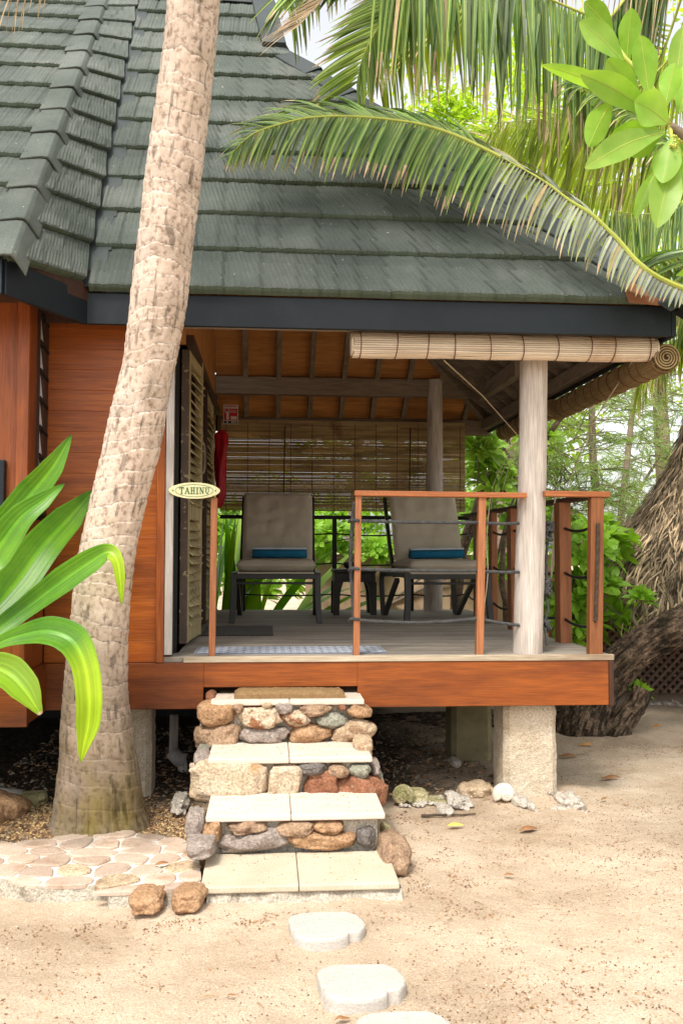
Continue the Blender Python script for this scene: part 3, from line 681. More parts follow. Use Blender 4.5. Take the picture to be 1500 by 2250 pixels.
# ------------------------------------------------------------------ piers
def pier(x0,x1,y0,y1,zt,mat,seed,name='concrete_pier',ch=.03):
    mb=MB(); prof=[(x0+ch,y0),(x1-ch,y0),(x1,y0+ch),(x1,y1-ch),(x1-ch,y1),(x0+ch,y1),(x0,y1-ch),(x0,y0+ch)]
    pts=[]
    for a,b_ in zip(prof,prof[1:]+prof[:1]):
        n=max(1,int(math.hypot(b_[0]-a[0],b_[1]-a[1])/.025))
        for i in range(n): pts.append((a[0]+(b_[0]-a[0])*i/n,a[1]+(b_[1]-a[1])*i/n))
    n=len(pts); rows=28; cx=(x0+x1)/2; cy=(y0+y1)/2; vs=[]
    for j in range(rows+1):
        z=G-.06+(zt-G+.06)*j/rows
        for (x,y) in pts:
            s=1-.10*max(0,(j/rows-.9)/.1)**2*.6 + (.015 if j/rows<.62 else 0)*(1)
            d=.0025*nz((x,y,z),9,seed)+.002*nz((x,y,z),40,seed)
            vs.append(V(cx+(x-cx)*(s+d/.15)+.004*nz((x,y,z),55,2),cy+(y-cy)*(s+d/.15)+.004*nz((x,y,z),48,7),z))
    fs=[(j*n+k,j*n+(k+1)%n,(j+1)*n+(k+1)%n,(j+1)*n+k) for j in range(rows) for k in range(n)]+[tuple(range(rows*n,rows*n+n))]
    mb.add(vs,fs); return mb.build(name,mat,H,smooth=False)
a=P(1107,1700,5.2);b_=P(1223,1700,5.2); pier(a.x,b_.x,5.19,5.47,zb-.005,M['concrete'],1)
a=P(283,1700,5.36);b_=P(331,1700,5.36); pier(a.x-.14,b_.x,5.36,5.6,zb-.005,M['concrete'],2)
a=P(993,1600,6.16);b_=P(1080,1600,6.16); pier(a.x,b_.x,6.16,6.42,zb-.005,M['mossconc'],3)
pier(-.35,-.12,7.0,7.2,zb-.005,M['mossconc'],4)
mb=MB(); mb.tube([P(383,1570,6.0),P(381,1655,6.0)],.028,10); mb.tube([P(378,1652,6.0),P(392,1668,5.98),P(408,1672,5.98)],.045,10); mb.tube([P(400,1670,5.98),P(404,1715,5.98)],.03,10)
mb.build('drain_pipe',M['trim'],H,smooth=True)

# ------------------------------------------------------------------ stone steps
st=thing('stone_steps',(.14,4.4,G),'garden steps of mortared river stones with cream slab treads leading up to the porch','steps')
STP=[(440,878,1945,3.75,.40),(452,846,1789,4.15,.38),(457,818,1664,4.53,.37),(463,800,1537,4.89,.26)]
zs=[]
for i,(xa,xb,yf,Y,dp) in enumerate(STP):
    a=P(xa,yf,Y);b_=P(xb,yf+(2 if i else -1),Y); z=(a.z+b_.z)/2; zs.append(z); th=.028; mid=P([657,640,636,636][i],yf,Y).x
    for (x0,x1,kk) in ((a.x,mid-.0012,0),(mid+.0012,b_.x,1)):
        mb=MB(); nx_=24
        # slightly rounded worn slab
        mb.box((x0,Y,z-th),(x1,Y+dp,z),0,.97+.06*hsh(i,kk)); mb.build('tread_slab',M['slabold'] if i==0 else M['slab'],st,bevel=.006)
    # mortar core
    mb=MB(); n=40; ins=.045
    x0,x1=a.x+.03,b_.x-.03; yb_=(STP[i+1][3]+.08 if i<3 else 5.2); zb2=G-.03
    if i==0: x0-=.005;x1+=.04;ins=.02
    vs=[];rows=10
    path=[(x0,yb_),(x0,Y+ins),(x1,Y+ins),(x1,yb_)]
    pts=[]
    for p,q in zip(path,path[1:]):
        m_=max(2,int(math.hypot(q[0]-p[0],q[1]-p[1])/.02))
        for k in range(m_): pts.append((p[0]+(q[0]-p[0])*k/m_,p[1]+(q[1]-p[1])*k/m_))
    pts.append(path[-1]); n=len(pts)
    for j in range(rows+1):
        zz=zb2+(z-th-.001-zb2)*j/rows
        for (x,y) in pts: vs.append(V(x,y,zz)+V(.3*nz((x,y,zz),9,2),-1,0)*.02*nz((x,y,zz),14,5)+(V(0,-.05*(1-j/rows),0) if i==0 and y<Y+.1 else V(0,0,0)))
    mb.add(vs,[(j*n+k,j*n+k+1,(j+1)*n+k+1,(j+1)*n+k) for j in range(rows) for k in range(n-1)])
    mb.build('mortar_core',M['mortar'],st)
def sst(cx0,cy0,cx1,cy1,mt,seed,Y,rot=0,sq=.75,deep=.09,parent=st,name='river_stone',rough=.09,push=0):
    x0=380+cx0*.36;x1=380+cx1*.36;y0=1480+cy0*.36;y1=1480+cy1*.36
    a=P(x0,y0,Y);b_=P(x1,y1,Y); c=(a+b_)/2; c.y=Y+deep*.62+push
    mb=MB(); rock(mb,c,(b_.x-a.x)/2*1.03,deep,(a.z-b_.z)/2*1.05,seed,R(rot),sq,rough*1.3,ico=ICO)
    o=mb.build(name,S[mt],parent,smooth=True); return o
Y4,Y3,Y2,Y1=4.885,4.53,4.15,3.75
for q in [(150,175,378,325,'or',1,Y4,0,.8),(368,180,428,248,'br',2,Y4,0,.8),(408,205,660,332,'cr',3,Y4,0,.7),(545,180,608,215,'tn',4,Y4,0,.6),(615,180,730,250,'gy',5,Y4,0,.8),
          (665,222,852,330,'cr',6,Y4,4,.85),(770,190,958,262,'br',7,Y4,-6,.8),(862,246,1068,332,'gg',8,Y4,0,.9),(1068,198,1215,275,'or',9,Y4,8,.85),(1005,192,1058,228,'rd',10,Y4,0,.8),
          (972,295,1230,415,'tn',11,Y4,-10,.75),(698,315,968,430,'or',12,Y4,-4,.85),(415,325,700,430,'gy',13,Y4,0,.7),(135,322,415,460,'br',14,Y4,-8,.7),
          (100,545,568,765,'cb',20,Y3,0,.5),(575,570,775,762,'cb',21,Y3,0,.5),(765,548,940,618,'dk',22,Y3,-4,.8),(942,558,1075,640,'br',23,Y3,10,.75),(1075,562,1205,635,'gg',24,Y3,0,.7),
          (808,612,1010,768,'rd',25,Y3,0,.5),(1015,645,1300,815,'rd',26,Y3,6,.6),
          (175,915,290,1062,'or',30,Y2,0,.7),(338,905,558,990,'br',31,Y2,-4,.85),(632,915,862,990,'br',32,Y2,0,.7),(855,908,1055,985,'or',33,Y2,3,.85),
          (282,962,715,1090,'gy',34,Y2,-5,.75),(722,978,1130,1072,'or',35,Y2,4,.7),(1120,948,1235,1065,'dk',36,Y2,0,.8)]:
    sst(*q)
for q in [(1110,405,1225,520,'tn',40,4.7,0,.75,.12),(140,465,215,520,'gg',41,4.72,0,.75,.12),(120,490,235,590,'gy',42,4.62,0,.75,.12),(1205,548,1265,620,'gy',43,4.62,0,.7,.12),
          (1205,612,1285,668,'gg',44,4.66,0,.7,.12),(160,300,230,400,'gy',45,5.0,0,.7,.1),(200,120,260,200,'rd',46,5.0,0,.7,.1)]:
    sst(*q)
def boulder(x0,y0,x1,y1,Y,mt,seed,label,cat='stone',group=None,rot=0,sq=.75,deep=.1,rough=.12,name='boulder'):
    a=P(x0,y0,Y);b_=P(x1,y1,Y); c=(a+b_)/2
    mb=MB(); rock(mb,c,(b_.x-a.x)/2*1.02,deep,(a.z-b_.z)/2*1.04,seed,R(rot),sq,rough,ico=ICO)
    o=mb.build(name,S[mt],smooth=True); setp(o,label,cat,group); return rebase(o)
boulder(410,1777,452,1842,4.22,'gy',50,'upright grey pitted stone leaning on the left of the lowest riser','stone','loose stones beside the steps')
boulder(408,1842,474,1874,4.05,'gy',51,'flat wedge-shaped grey stone where the flagstone path meets the steps','stone','loose stones beside the steps',sq=.6)
boulder(822,1842,896,1914,4.14,'br',52,'large brown boulder against the right side of the lowest step','stone','loose stones beside the steps',rot=20,deep=.16)
boulder(838,1812,858,1850,4.3,'ms',53,'small mossy stone above the large brown boulder right of the steps','stone','loose stones beside the steps')
boulder(380,1950,450,1990,3.73,'or',54,'round orange stone edging the path just left of the bottom slab','stone','round stones edging the path')
boulder(285,1956,360,1992,3.73,'or',55,'cracked orange stone edging the path, left of its round neighbour','stone','round stones edging the path',sq=.7)
# loose stones at the left edge and others
boulder(-40,1750,60,1812,4.95,'or',60,'large orange stone at the left edge of the photo behind the path','stone','stones left of the palm',rot=25,deep=.14)
boulder(-20,1770,14,1812,4.85,'or',61,'rounded orange stone cut by the left edge in front of the larger one','stone','stones left of the palm')
boulder(42,1742,105,1764,5.25,'ms',62,'long yellowish stone lying nearest the green hose','stone','stones left of the palm')
boulder(44,1760,82,1790,5.1,'ms',63,'small yellow-brown stone between the orange stone and the palm','stone','stones left of the palm')
boulder(382,1752,413,1780,5.0,'wh',64,'white coral lump on the ground between the palm and the steps','coral','white coral lumps',rough=.3)
boulder(1230,1748,1270,1782,5.08,'wh',65,'white coral lump just right of the front concrete pier','coral','white coral lumps',rough=.3)
boulder(981,1750,1028,1773,5.12,'wh',66,'white coral lump below the tan rock row right of the steps','coral','white coral lumps',rough=.28)
boulder(1010,1720,1072,1752,5.3,'tn',67,'tan rock in the row between the spiral shells','stone','rocks along the porch edge')
boulder(885,1735,940,1770,5.25,'ms',68,'mossy rock touching the mossy spiral shell','stone','rocks along the porch edge')
boulder(935,1752,980,1770,5.22,'ms',69,'low mossy rock in the middle of the rock row','stone','rocks along the porch edge')
boulder(1060,1722,1080,1748,5.35,'tn',70,'small upright rock right behind the pale spiral shell','stone','rocks along the porch edge')
boulder(1122,1750,1155,1770,5.1,'wh',71,'flat pale pebble at the foot of the front pier','stone','pebbles at the pier foot')
boulder(1152,1760,1170,1776,5.05,'wh',72,'small round pebble at the front pier foot','stone','pebbles at the pier foot')
boulder(1203,1768,1238,1782,5.05,'wh',73,'flat shell-like pebble at the right corner of the pier','stone','pebbles at the pier foot')
boulder(1293,1782,1335,1803,4.98,'ms',74,'brownish rock furthest right of the row by the pier','stone','rocks along the porch edge')
boulder(1265,1778,1290,1795,5.0,'wh',75,'small pale rock beside the brownish one right of the pier','stone','rocks along the porch edge')
boulder(958,1772,995,1790,5.0,'wh',76,'long white coral finger lying on the sand in front of the row','coral','white coral lumps',sq=.8)
boulder(988,1668,1010,1682,5.9,'wh',77,'pale broken stone at the foot of the dark rear pier','stone')
for i,(x0,y0,x1,y1) in enumerate([(1425,1541,1446,1553),(1449,1541,1470,1556),(1470,1539,1486,1556),(1484,1548,1512,1562),(1410,1546,1424,1555)]):
    boulder(x0,y0,x1,y1,8.1,'wh',80+i,['white coral lump first in the row under the lattice fence','white coral lump second from the left under the lattice fence','tall white coral lump third from the left under the lattice fence','wide white coral lump at the right edge under the lattice fence','smallest pale coral lump at the left of the row under the lattice fence'][i],'coral','coral lumps along the lattice fence',rough=.25)
def shell(cx,cy,r,Y,mat,seed,label,flip=1):
    c=P(cx,cy,Y); mb=MB(); rr=(P(cx+r,cy,Y)-c).length; vs=[];n=16;N=110
    for i in range(N):
        t=i/(N-1); a=t*2*PI*2.6; k=.10*math.exp(t*2.1)/.10; kk=math.exp(2.15*(t-1))
        rad=rr*.58*kk; tr=rr*.50*kk
        cc=V(math.cos(a)*rad*flip,-(1-kk)*rr*.75,math.sin(a)*rad)
        ax=V(math.cos(a)*flip,0,math.sin(a))
        for j in range(n):
            b_=2*PI*j/n; vs.append(c+cc+(ax*math.cos(b_)+V(0,1,0)*math.sin(b_))*tr*(1+.05*nz((a,b_,0),2,seed)))
    mb.add(vs,[(i*n+j,i*n+(j+1)%n,(i+1)*n+(j+1)%n,(i+1)*n+j) for i in range(N-1) for j in range(n)]+[tuple(range((N-1)*n,N*n))])
    o=mb.build('spiral_shell',mat,smooth=True); setp(o,label,'shell','large spiral sea shells'); return rebase(o)
shell(1108,1742,28,5.12,M['shell'],1,'large pale spiral sea shell propped against the front concrete pier')
shell(880,1747,30,5.14,S['ms'],2,'mossy spiral sea shell right of the stone steps',-1)
# ------------------------------------------------------------------ flagstone paving left of the steps
mb=MB(); poly=[(-20,1880),(60,1850),(150,1838),(280,1828),(400,1845),(437,1872),(441,1948),(372,1958),(240,1962),(236,1943),(150,1948),(60,1946),(0,1928),(-20,1922)]
zp=zs[0]-.022
pw=[Pz(x,y,zp) for x,y in poly]; pw[0]=V(-1.9,pw[0].y,zp); pw[-1]=V(-1.9,pw[-1].y,zp)
cen=sum(pw,V(0,0,0))/len(pw)
n=len(pw); mb.add([V(p.x,p.y,zp) for p in pw]+[V(p.x,p.y-.02,G-.05) for p in pw],[tuple(range(n))]+[(i,(i+1)%n,n+(i+1)%n,n+i) for i in range(n)])
path=mb.build('flagstone_path',[M['groutw'],M['mortar']]); path.data.polygons.foreach_set('material_index',[0]+[1]*(len(mb.f)-1)); setp(path,'pink and cream flagstone path set in white grout left of the steps','path',kind='structure')
WO[path]=V(0,0,0)
rnd=random.Random(12); seeds=[]
bx=(min(p.x for p in pw),max(p.x for p in pw),min(p.y for p in pw),max(p.y for p in pw))
def inside(x,y,Q=pw):
    c=False
    for i in range(len(Q)):
        a=Q[i];b_=Q[i-1]
        if (a.y>y)!=(b_.y>y) and x<(b_.x-a.x)*(y-a.y)/(b_.y-a.y)+a.x: c=not c
    return c
tries=0
while len(seeds)<62 and tries<6000:
    tries+=1; x=rnd.uniform(bx[0],bx[1]);y=rnd.uniform(bx[2],bx[3])
    if inside(x,y) and all(math.hypot((x-a)*.72,y-b_)>.098 for a,b_ in seeds): seeds.append((x,y))
def clip(Q,px,py,nx_,ny_):
    out=[]
    for i in range(len(Q)):
        a=Q[i];b_=Q[(i+1)%len(Q)]; da=(a[0]-px)*nx_+(a[1]-py)*ny_; db=(b_[0]-px)*nx_+(b_[1]-py)*ny_
        if da<=0: out.append(a)
        if (da<0)!=(db<0) and da!=db: t=da/(da-db); out.append((a[0]+(b_[0]-a[0])*t,a[1]+(b_[1]-a[1])*t))
    return out
for si,(x,y) in enumerate(seeds):
    Q=[(x-.3,y-.2),(x+.3,y-.2),(x+.3,y+.2),(x-.3,y+.2)]
    gap=.003+.005*rnd.random()
    for (a,b_) in seeds:
        if (a,b_)==(x,y): continue
        dx,dy=a-x,b_-y; L=math.hypot(dx,dy)
        if L<.6: Q=clip(Q,x+dx/2-dx/L*gap,y+dy/2-dy/L*gap,dx/L,dy/L)
        if len(Q)<3: break
    if len(Q)<3: continue
    # trim to the path outline
    for e in range(len(pw)):
        a_=pw[e]; b2_=pw[(e+1)%len(pw)]; ex,ey=b2_.x-a_.x,b2_.y-a_.y; le=math.hypot(ex,ey)
        if le<1e-4: continue
        nx2,ny2=-ey/le,ex/le
        if (cen.x-a_.x)*nx2+(cen.y-a_.y)*ny2>0: nx2,ny2=-nx2,-ny2
        tt_=((x-a_.x)*ex+(y-a_.y)*ey)/le/le
        if -.3<tt_<1.3 and (x-a_.x)*nx2+(y-a_.y)*ny2<0: Q=clip(Q,a_.x+nx2*.004,a_.y+ny2*.004,nx2,ny2)
        if len(Q)<3: break
    if len(Q)<3: continue
    pts=[]
    for i in range(len(Q)):
        a=Q[i-1];b_=Q[i];c=Q[(i+1)%len(Q)]
        for t in (.25,.0) : 
            p=(b_[0]+(a[0]-b_[0])*t,b_[1]+(a[1]-b_[1])*t) if t else ((a[0]+b_[0]*6+c[0])/8,(a[1]+b_[1]*6+c[1])/8)
            pts.append(p)
        pts.append((b_[0]+(c[0]-b_[0])*.25,b_[1]+(c[1]-b_[1])*.25))
    pts=[(px+.006*nz((px,py,0),25,1),py+.005*nz((px,py,0),25,4)) for px,py in pts]
    n=len(pts); zt=zp+.005+.006*rnd.random(); tl=(rnd.uniform(-.02,.02),rnd.uniform(-.02,.02))
    mb=MB(); mb.add([V(px,py,zt-.004+(px-x)*tl[0]+(py-y)*tl[1]) for px,py in pts]+[V(px,py,zp-.01) for px,py in pts]+[V(x+(px-x)*.92,y+(py-y)*.92,zt+(px-x)*tl[0]+(py-y)*tl[1]) for px,py in pts],
        [(i,(i+1)%n,n+(i+1)%n,n+i) for i in range(n)]+[(2*n+i,2*n+(i+1)%n,(i+1)%n,i) for i in range(n)]+[tuple(range(2*n,3*n))],0,rnd.uniform(.72,1.12))
    mb.build('flagstone',M['flag'] if rnd.random()<.95 else S['tn'],path)
# ------------------------------------------------------------------ white stepping stones
out=[(-78,0),(-76,14),(-70,22),(-72,32),(-62,44),(-45,52),(-10,56),(20,52),(38,44),(44,34),(64,32),(78,14),(80,2),(74,-18),(56,-36),(30,-42),(-40,-42),(-70,-34),(-80,-20)]
for i,(cx,cy,w_,lab) in enumerate([(718,2028,157,'white scalloped stepping stone nearest the bottom slab of the steps'),(794,2150,182,'white scalloped stepping stone between the other two'),(893,2262,212,'white stepping stone cut off by the bottom edge of the photo')]):
    c=Pz(cx,cy,G+.045); s_=.278/160; mb=MB()
    pts=[V(c.x+a*s_,c.y-b_*s_*1.45,0) for a,b_ in out]; pts=spline(pts+[pts[0]],5)[:-1]; n=len(pts)
    def ring(k,z): return [V(c.x+(p.x-c.x)*k,c.y+(p.y-c.y)*k,z+.002*nz(p,9,i)) for p in pts]
    mb.add(ring(1,G-.02)+ring(1,G+.034)+ring(.985,G+.042)+ring(.95,G+.045),[(r*n+k,r*n+(k+1)%n,(r+1)*n+(k+1)%n,(r+1)*n+k) for r in range(3) for k in range(n)][::1]+[tuple(range(3*n,4*n))])
    bmx=MB(); o=mb.build('stepping_stone',M['whitestone'],smooth=False); setp(o,lab,'stepping stone','white stepping stones on the sand')
    bm2=bmesh.new(); bm2.from_mesh(o.data); bmesh.ops.recalc_face_normals(bm2,faces=bm2.faces); bm2.to_mesh(o.data); bm2.free()
    rebase(o)
# ------------------------------------------------------------------ mats
z4=zs[3]; a=P(515,1520,5.0);b_=P(756,1528,5.0)
mb=MB(); nxm,nym=70,12
vs=[]
for top in (0,1):
    for j in range(nym+1):
        for i in range(nxm+1):
            x=lerp(a.x,b_.x,i/nxm); y=4.935+.15*j/nym
            e=min(i,nxm-i,j*2,(nym-j)*2)/3
            vs.append(V(x,y,z4+.001+(top*(.020+.018*min(1,e)+.003*nz((x,y,0),60,1)+.006*nz((x,y,0),6,2)))))
c1=nxm+1;o1=c1*(nym+1)
fs=[(o1+j*c1+i,o1+j*c1+i+1,o1+(j+1)*c1+i+1,o1+(j+1)*c1+i) for j in range(nym) for i in range(nxm)]
fs+=[(i,i+1,o1+i+1,o1+i) for i in range(nxm)]+[(j*c1,o1+j*c1,o1+(j+1)*c1,(j+1)*c1) for j in range(nym)]+[(j*c1+nxm,(j+1)*c1+nxm,o1+(j+1)*c1+nxm,o1+j*c1+nxm) for j in range(nym)]
mb.add(vs,fs); o=mb.build('doormat',M['coir']); setp(o,'brown coir doormat lying on the top stone step','doormat'); rebase(o)
# tiled-pattern mat
m,t,b=mat_nodes('blue_white_tile_print',.6,.3)
tc=t.nodes.new('ShaderNodeTexCoord'); sp=t.nodes.new('ShaderNodeSeparateXYZ'); t.links.new(tc.outputs['Object'],sp.inputs[0])
def mth(op,*a_):
    q=t.nodes.new('ShaderNodeMath'); q.operation=op
    for i,x in enumerate(a_):
        if isinstance(x,(int,float)): q.inputs[i].default_value=x
        else: t.links.new(x,q.inputs[i])
    return q.outputs[0]
TL=.088
fx=mth('SUBTRACT',mth('FRACT',mth('DIVIDE',sp.outputs['X'],TL)),.5); fy=mth('SUBTRACT',mth('FRACT',mth('DIVIDE',sp.outputs['Y'],TL)),.5)
rr=mth('SQRT',mth('ADD',mth('MULTIPLY',fx,fx),mth('MULTIPLY',fy,fy))); an=mth('ARCTAN2',fy,fx)
pet=mth('MULTIPLY',mth('ABSOLUTE',mth('COSINE',mth('MULTIPLY',an,2))),.42)
l1=mth('LESS_THAN',mth('ABSOLUTE',mth('SUBTRACT',rr,pet)),.045); l2=mth('LESS_THAN',mth('ABSOLUTE',mth('SUBTRACT',rr,.46)),.03)
l3=mth('GREATER_THAN',mth('MAXIMUM',mth('ABSOLUTE',fx),mth('ABSOLUTE',fy)),.475); l4=mth('LESS_THAN',rr,.07)
ll=mth('MAXIMUM',mth('MAXIMUM',l1,l2),mth('MAXIMUM',l3,l4))
c=mix(t,(.62,.64,.68),(.14,.16,.23),ll); g2=mth('LESS_THAN',rr,pet); c=mix(t,c,(.36,.40,.52),mth('MULTIPLY',g2,.55))
t.links.new(c,b.inputs['Base Color'])
q=[Pz(417,1436,ZD+.004),Pz(862,1437,ZD+.004),Pz(836,1421,ZD+.004),Pz(450,1421,ZD+.004)]
mb=MB(); y0=q[0].y;y1=q[3].y; mb.box((q[0].x+.02,y0,ZD+.0005),(q[1].x-.02,y1,ZD+.005)); o=mb.build('patterned_mat',m); setp(o,'long blue and white tile-patterned mat along the front edge of the deck','mat'); rebase(o)
mb=MB(); a=Pz(440,1396,ZD+.004);b_=Pz(599,1397,ZD+.004);y1=Pz(590,1375,ZD+.004).y
n=40; vs=[];
for j in range(9):
    for i in range(n+1):
        x=lerp(a.x,b_.x,i/n)+.006*(j%2);y=lerp(a.y,y1,j/8); vs.append(V(x,y,ZD+.006+.004*nz((x,y,0),9,3)))
mb.add(vs,[(j*(n+1)+i,j*(n+1)+i+1,(j+1)*(n+1)+i+1,(j+1)*(n+1)+i) for j in range(8) for i in range(n)])
for i in range(60):
    x=lerp(a.x,b_.x,i/59); mb.beam(V(x,a.y,ZD+.006),V(x+.008*(hsh(i)-.5),a.y-.03,ZD+.003),.004,.003,t=.45)
o=mb.build('rag_rug',pm('grey_rag_rug',(.10,.095,.085),(.17,.16,.145),70,.95,1,200)); setp(o,'small grey fringed rug in front of the left lounger','rug'); rebase(o)

# ------------------------------------------------------------------ loungers
def cushion(w_,l_,h_,fn,n=26,m_=26,wr=.008,seed=0):
    """soft slab: fn(u,v,h) -> point; u across, v along, h thickness"""
    mb=MB(); vs=[]
    for top in (0,1):
        for j in range(m_+1):
            for i in range(n+1):
                u=i/n*2-1; v=j/m_*2-1
                e=(1-abs(u)**8)*(1-abs(v)**8); e=max(0,e)**.35
                hh=h_/2*e+(wr*nz((u*1.2,v*2.6,top),2.2,seed)+wr*.5*nz((u*5,v*1.5,top),2,seed+4))*e
                vs.append(fn(u*w_/2*(1-.02*(abs(v)**6)),(v+1)/2*l_, hh if top else -hh))
    c1=n+1;o1=c1*(m_+1)
    for j in range(m_):
        for i in range(n):
            mb.f.append([o1+j*c1+i,o1+j*c1+i+1,o1+(j+1)*c1+i+1,o1+(j+1)*c1+i]);mb.f.append([j*c1+i,(j+1)*c1+i,(j+1)*c1+i+1,j*c1+i+1]); mb.m+=[0,0];mb.t+=[1,1]
    mb.v=[tuple(v) for v in vs]; return mb
def bar(pts,wx,wy,n=6): # flat bar along a path in the local YZ plane
    mb=MB(); pts=spline(pts,n)
    vs=[]
    for i,p in enumerate(pts):
        d=(pts[min(i+1,len(pts)-1)]-pts[max(i-1,0)]).normalized(); nn=V(0,-d.z,d.y)
        for (sx_,sn) in ((-1,-1),(1,-1),(1,1),(-1,1)): vs.append(p+V(sx_*wx/2,0,0)+nn*sn*wy/2)
    k=len(pts); mb.add(vs,[(4*i+a,4*i+(a+1)%4,4*i+4+(a+1)%4,4*i+4+a) for i in range(k-1) for a in range(4)]+[(3,2,1,0),(4*k-4,4*k-3,4*k-2,4*k-1)]); return mb
def make_lounger(label):
    t=thing('lounge_chair',(0,0,0),label,'lounge chair','taupe cushioned lounge chairs on the porch')
    W2=.35
    for s in (-1,1):
        x=s*(W2-.02)
        bar([V(x+s*.012,-.02,0),V(x,0,.2),V(x,.02,.385)],.045,.05).build('front_leg',M['frame'],t,bevel=.004)
        bar([V(x,.38,.33),V(x,.62,.18),V(x,.86,.02),V(x,.93,.0),V(x,.97,.05),V(x,1.02,.22),V(x,1.03,.33),V(x,.96,.375),V(x,.8,.37)],.04,.038).build('rear_leg',M['frame'],t,bevel=.004)
        bar([V(x,0,.375),V(x,.45,.375),V(x,.9,.36)],.045,.04,3).build('side_rail',M['frame'],t,bevel=.004)
        bar([V(x*.93,.62,.38),V(x*.93,.80,.62),V(x*.93,1.02,1.04)],.03,.03,3).build('back_rail',M['frame'],t,bevel=.003)
    mb=MB(); mb.box((-W2+.02,-.01,.345),(W2-.02,.03,.385)); mb.build('cross_rail',M['frame'],t,bevel=.004)
    mb=MB(); mb.box((-W2+.02,.55,.345),(W2-.02,.58,.375)); mb.build('cross_rail',M['frame'],t,bevel=.004)
    mb=MB(); mb.box((-W2+.03,.06,.30),(W2-.03,.085,.32)); mb.build('cross_rail',M['frame'],t,bevel=.004)
    mb=MB(); mb.box((-.30,.02,.386),(.30,.66,.40)); mb.build('sling_seat',M['cushion'],t)
    cushion(.64,.72,.10,lambda u,v,h:V(u,-.03+v,.45+h),seed=1).build('seat_cushion',M['cushion'],t,smooth=True)
    aa=R(66); y0,z0=.60,.47
    cushion(.60,.66,.08,lambda u,v,h:V(u,y0+v*math.cos(aa)-h*math.sin(aa),z0+v*math.sin(aa)+h*math.cos(aa)),wr=.018,seed=5).build('back_cushion',M['cushion'],t,smooth=True)
    return t
ch=make_lounger('left taupe lounge chair in front of the strappy green leaves')
ch.location=(.062,7.36,ZD); ch.rotation_euler=(0,0,R(-1.5))
ch2=copy_tree(ch); ch2['label']='right taupe lounge chair behind the front railing ropes, in front of the rear round post'
ch2.location=(1.425,7.33,ZD); ch2.rotation_euler=(0,0,R(4.5))
def towel(c,rz,label,roll=0):
    mb=MB(); n=12; L=.45
    for (dy,h0,h1,mm) in ((0,.0,.07,0),(0,.0705,.088,1)):
        vs=[]; prof=[]
        for k in range(16):
            a=2*PI*k/16; ca,sa=math.cos(a),math.sin(a)
            prof.append((.075*math.copysign(abs(ca)**.5,ca),(h0+h1)/2+(h1-h0)/2*math.copysign(abs(sa)**.5,sa)))
        for i in range(n+1):
            x=-L/2+L*i/n; e=1-.12*(abs(i/n*2-1)**6)
            for (py,pz) in prof: vs.append(V(x+.004*nz((x,py,pz),30,1),py*e,pz))
        mb.add(vs,[(i*16+k,i*16+(k+1)%16,(i+1)*16+(k+1)%16,(i+1)*16+k) for i in range(n) for k in range(16)]+[tuple(range(16))[::-1],tuple(range(n*16,n*16+16))],mm)
    o=mb.build('folded_towel',[M['towel'],M['towelw']],smooth=True); o.location=c; o.rotation_euler=(0,R(roll),rz); WO[o]=Vector(c)
    return setp(o,label,'towel','blue towels folded on the loungers')
tz=ZD+.505
a=P(614,1243,7.82); towel((a.x,7.82,tz),R(0),'blue and white folded towel on the left lounge chair')
a=P(958,1243,7.8); towel((a.x,7.80,tz),R(5),'blue and white folded towel on the right lounge chair',-1)
# side table
tb_=thing('side_table',(.76,8.35,ZD),'small black-brown rattan side table between the two lounge chairs','side table')
X0,X1,Y0,Y1=.575,.955,8.2,8.56
mb=MB(); mb.box((X0,Y0,ZD+.37),(X1,Y1,ZD+.40)); mb.build('table_top',M['rattan'],tb_,bevel=.008)
mb=MB(); mb.box((X0+.01,Y0+.01,ZD+.29),(X1-.01,Y1-.01,ZD+.369)); mb.build('apron',M['rattan'],tb_,bevel=.004)
for x,sx_ in ((X0,1),(X1,-1)):
    for y,sy in ((Y0,1),(Y1,-1)):
        mb=MB(); w0,w1=.085,.05
        vs=[]
        for (z,w_) in ((0,w1),(.2,.06),(.29,w0)):
            vs+=[V(x,y,ZD+z),V(x+sx_*w_,y,ZD+z),V(x+sx_*w_,y+sy*w_,ZD+z),V(x,y+sy*w_,ZD+z)]
        mb.add(vs,[(4*i+k,4*i+(k+1)%4,4*i+4+(k+1)%4,4*i+4+k) for i in range(2) for k in range(4)]+[(0,1,2,3)]); 
        o=mb.build('leg',M['rattan'],tb_)
mb=MB(); c=V(.745,8.4,ZD+.402); n=20; vs=[]
for (r,z) in ((.035,0),(.06,.015),(.072,.045),(.07,.06),(.062,.058),(.058,.03),(.0,.02)):
    for k in range(n): vs.append(c+V(math.cos(2*PI*k/n)*r,math.sin(2*PI*k/n)*r,z))
mb.add(vs,[(i*n+k,i*n+(k+1)%n,(i+1)*n+(k+1)%n,(i+1)*n+k) for i in range(6) for k in range(n)])
o=mb.build('ashtray_bowl',M['rattan'],smooth=True); setp(o,'small dark bowl on the side table','bowl'); rebase(o)

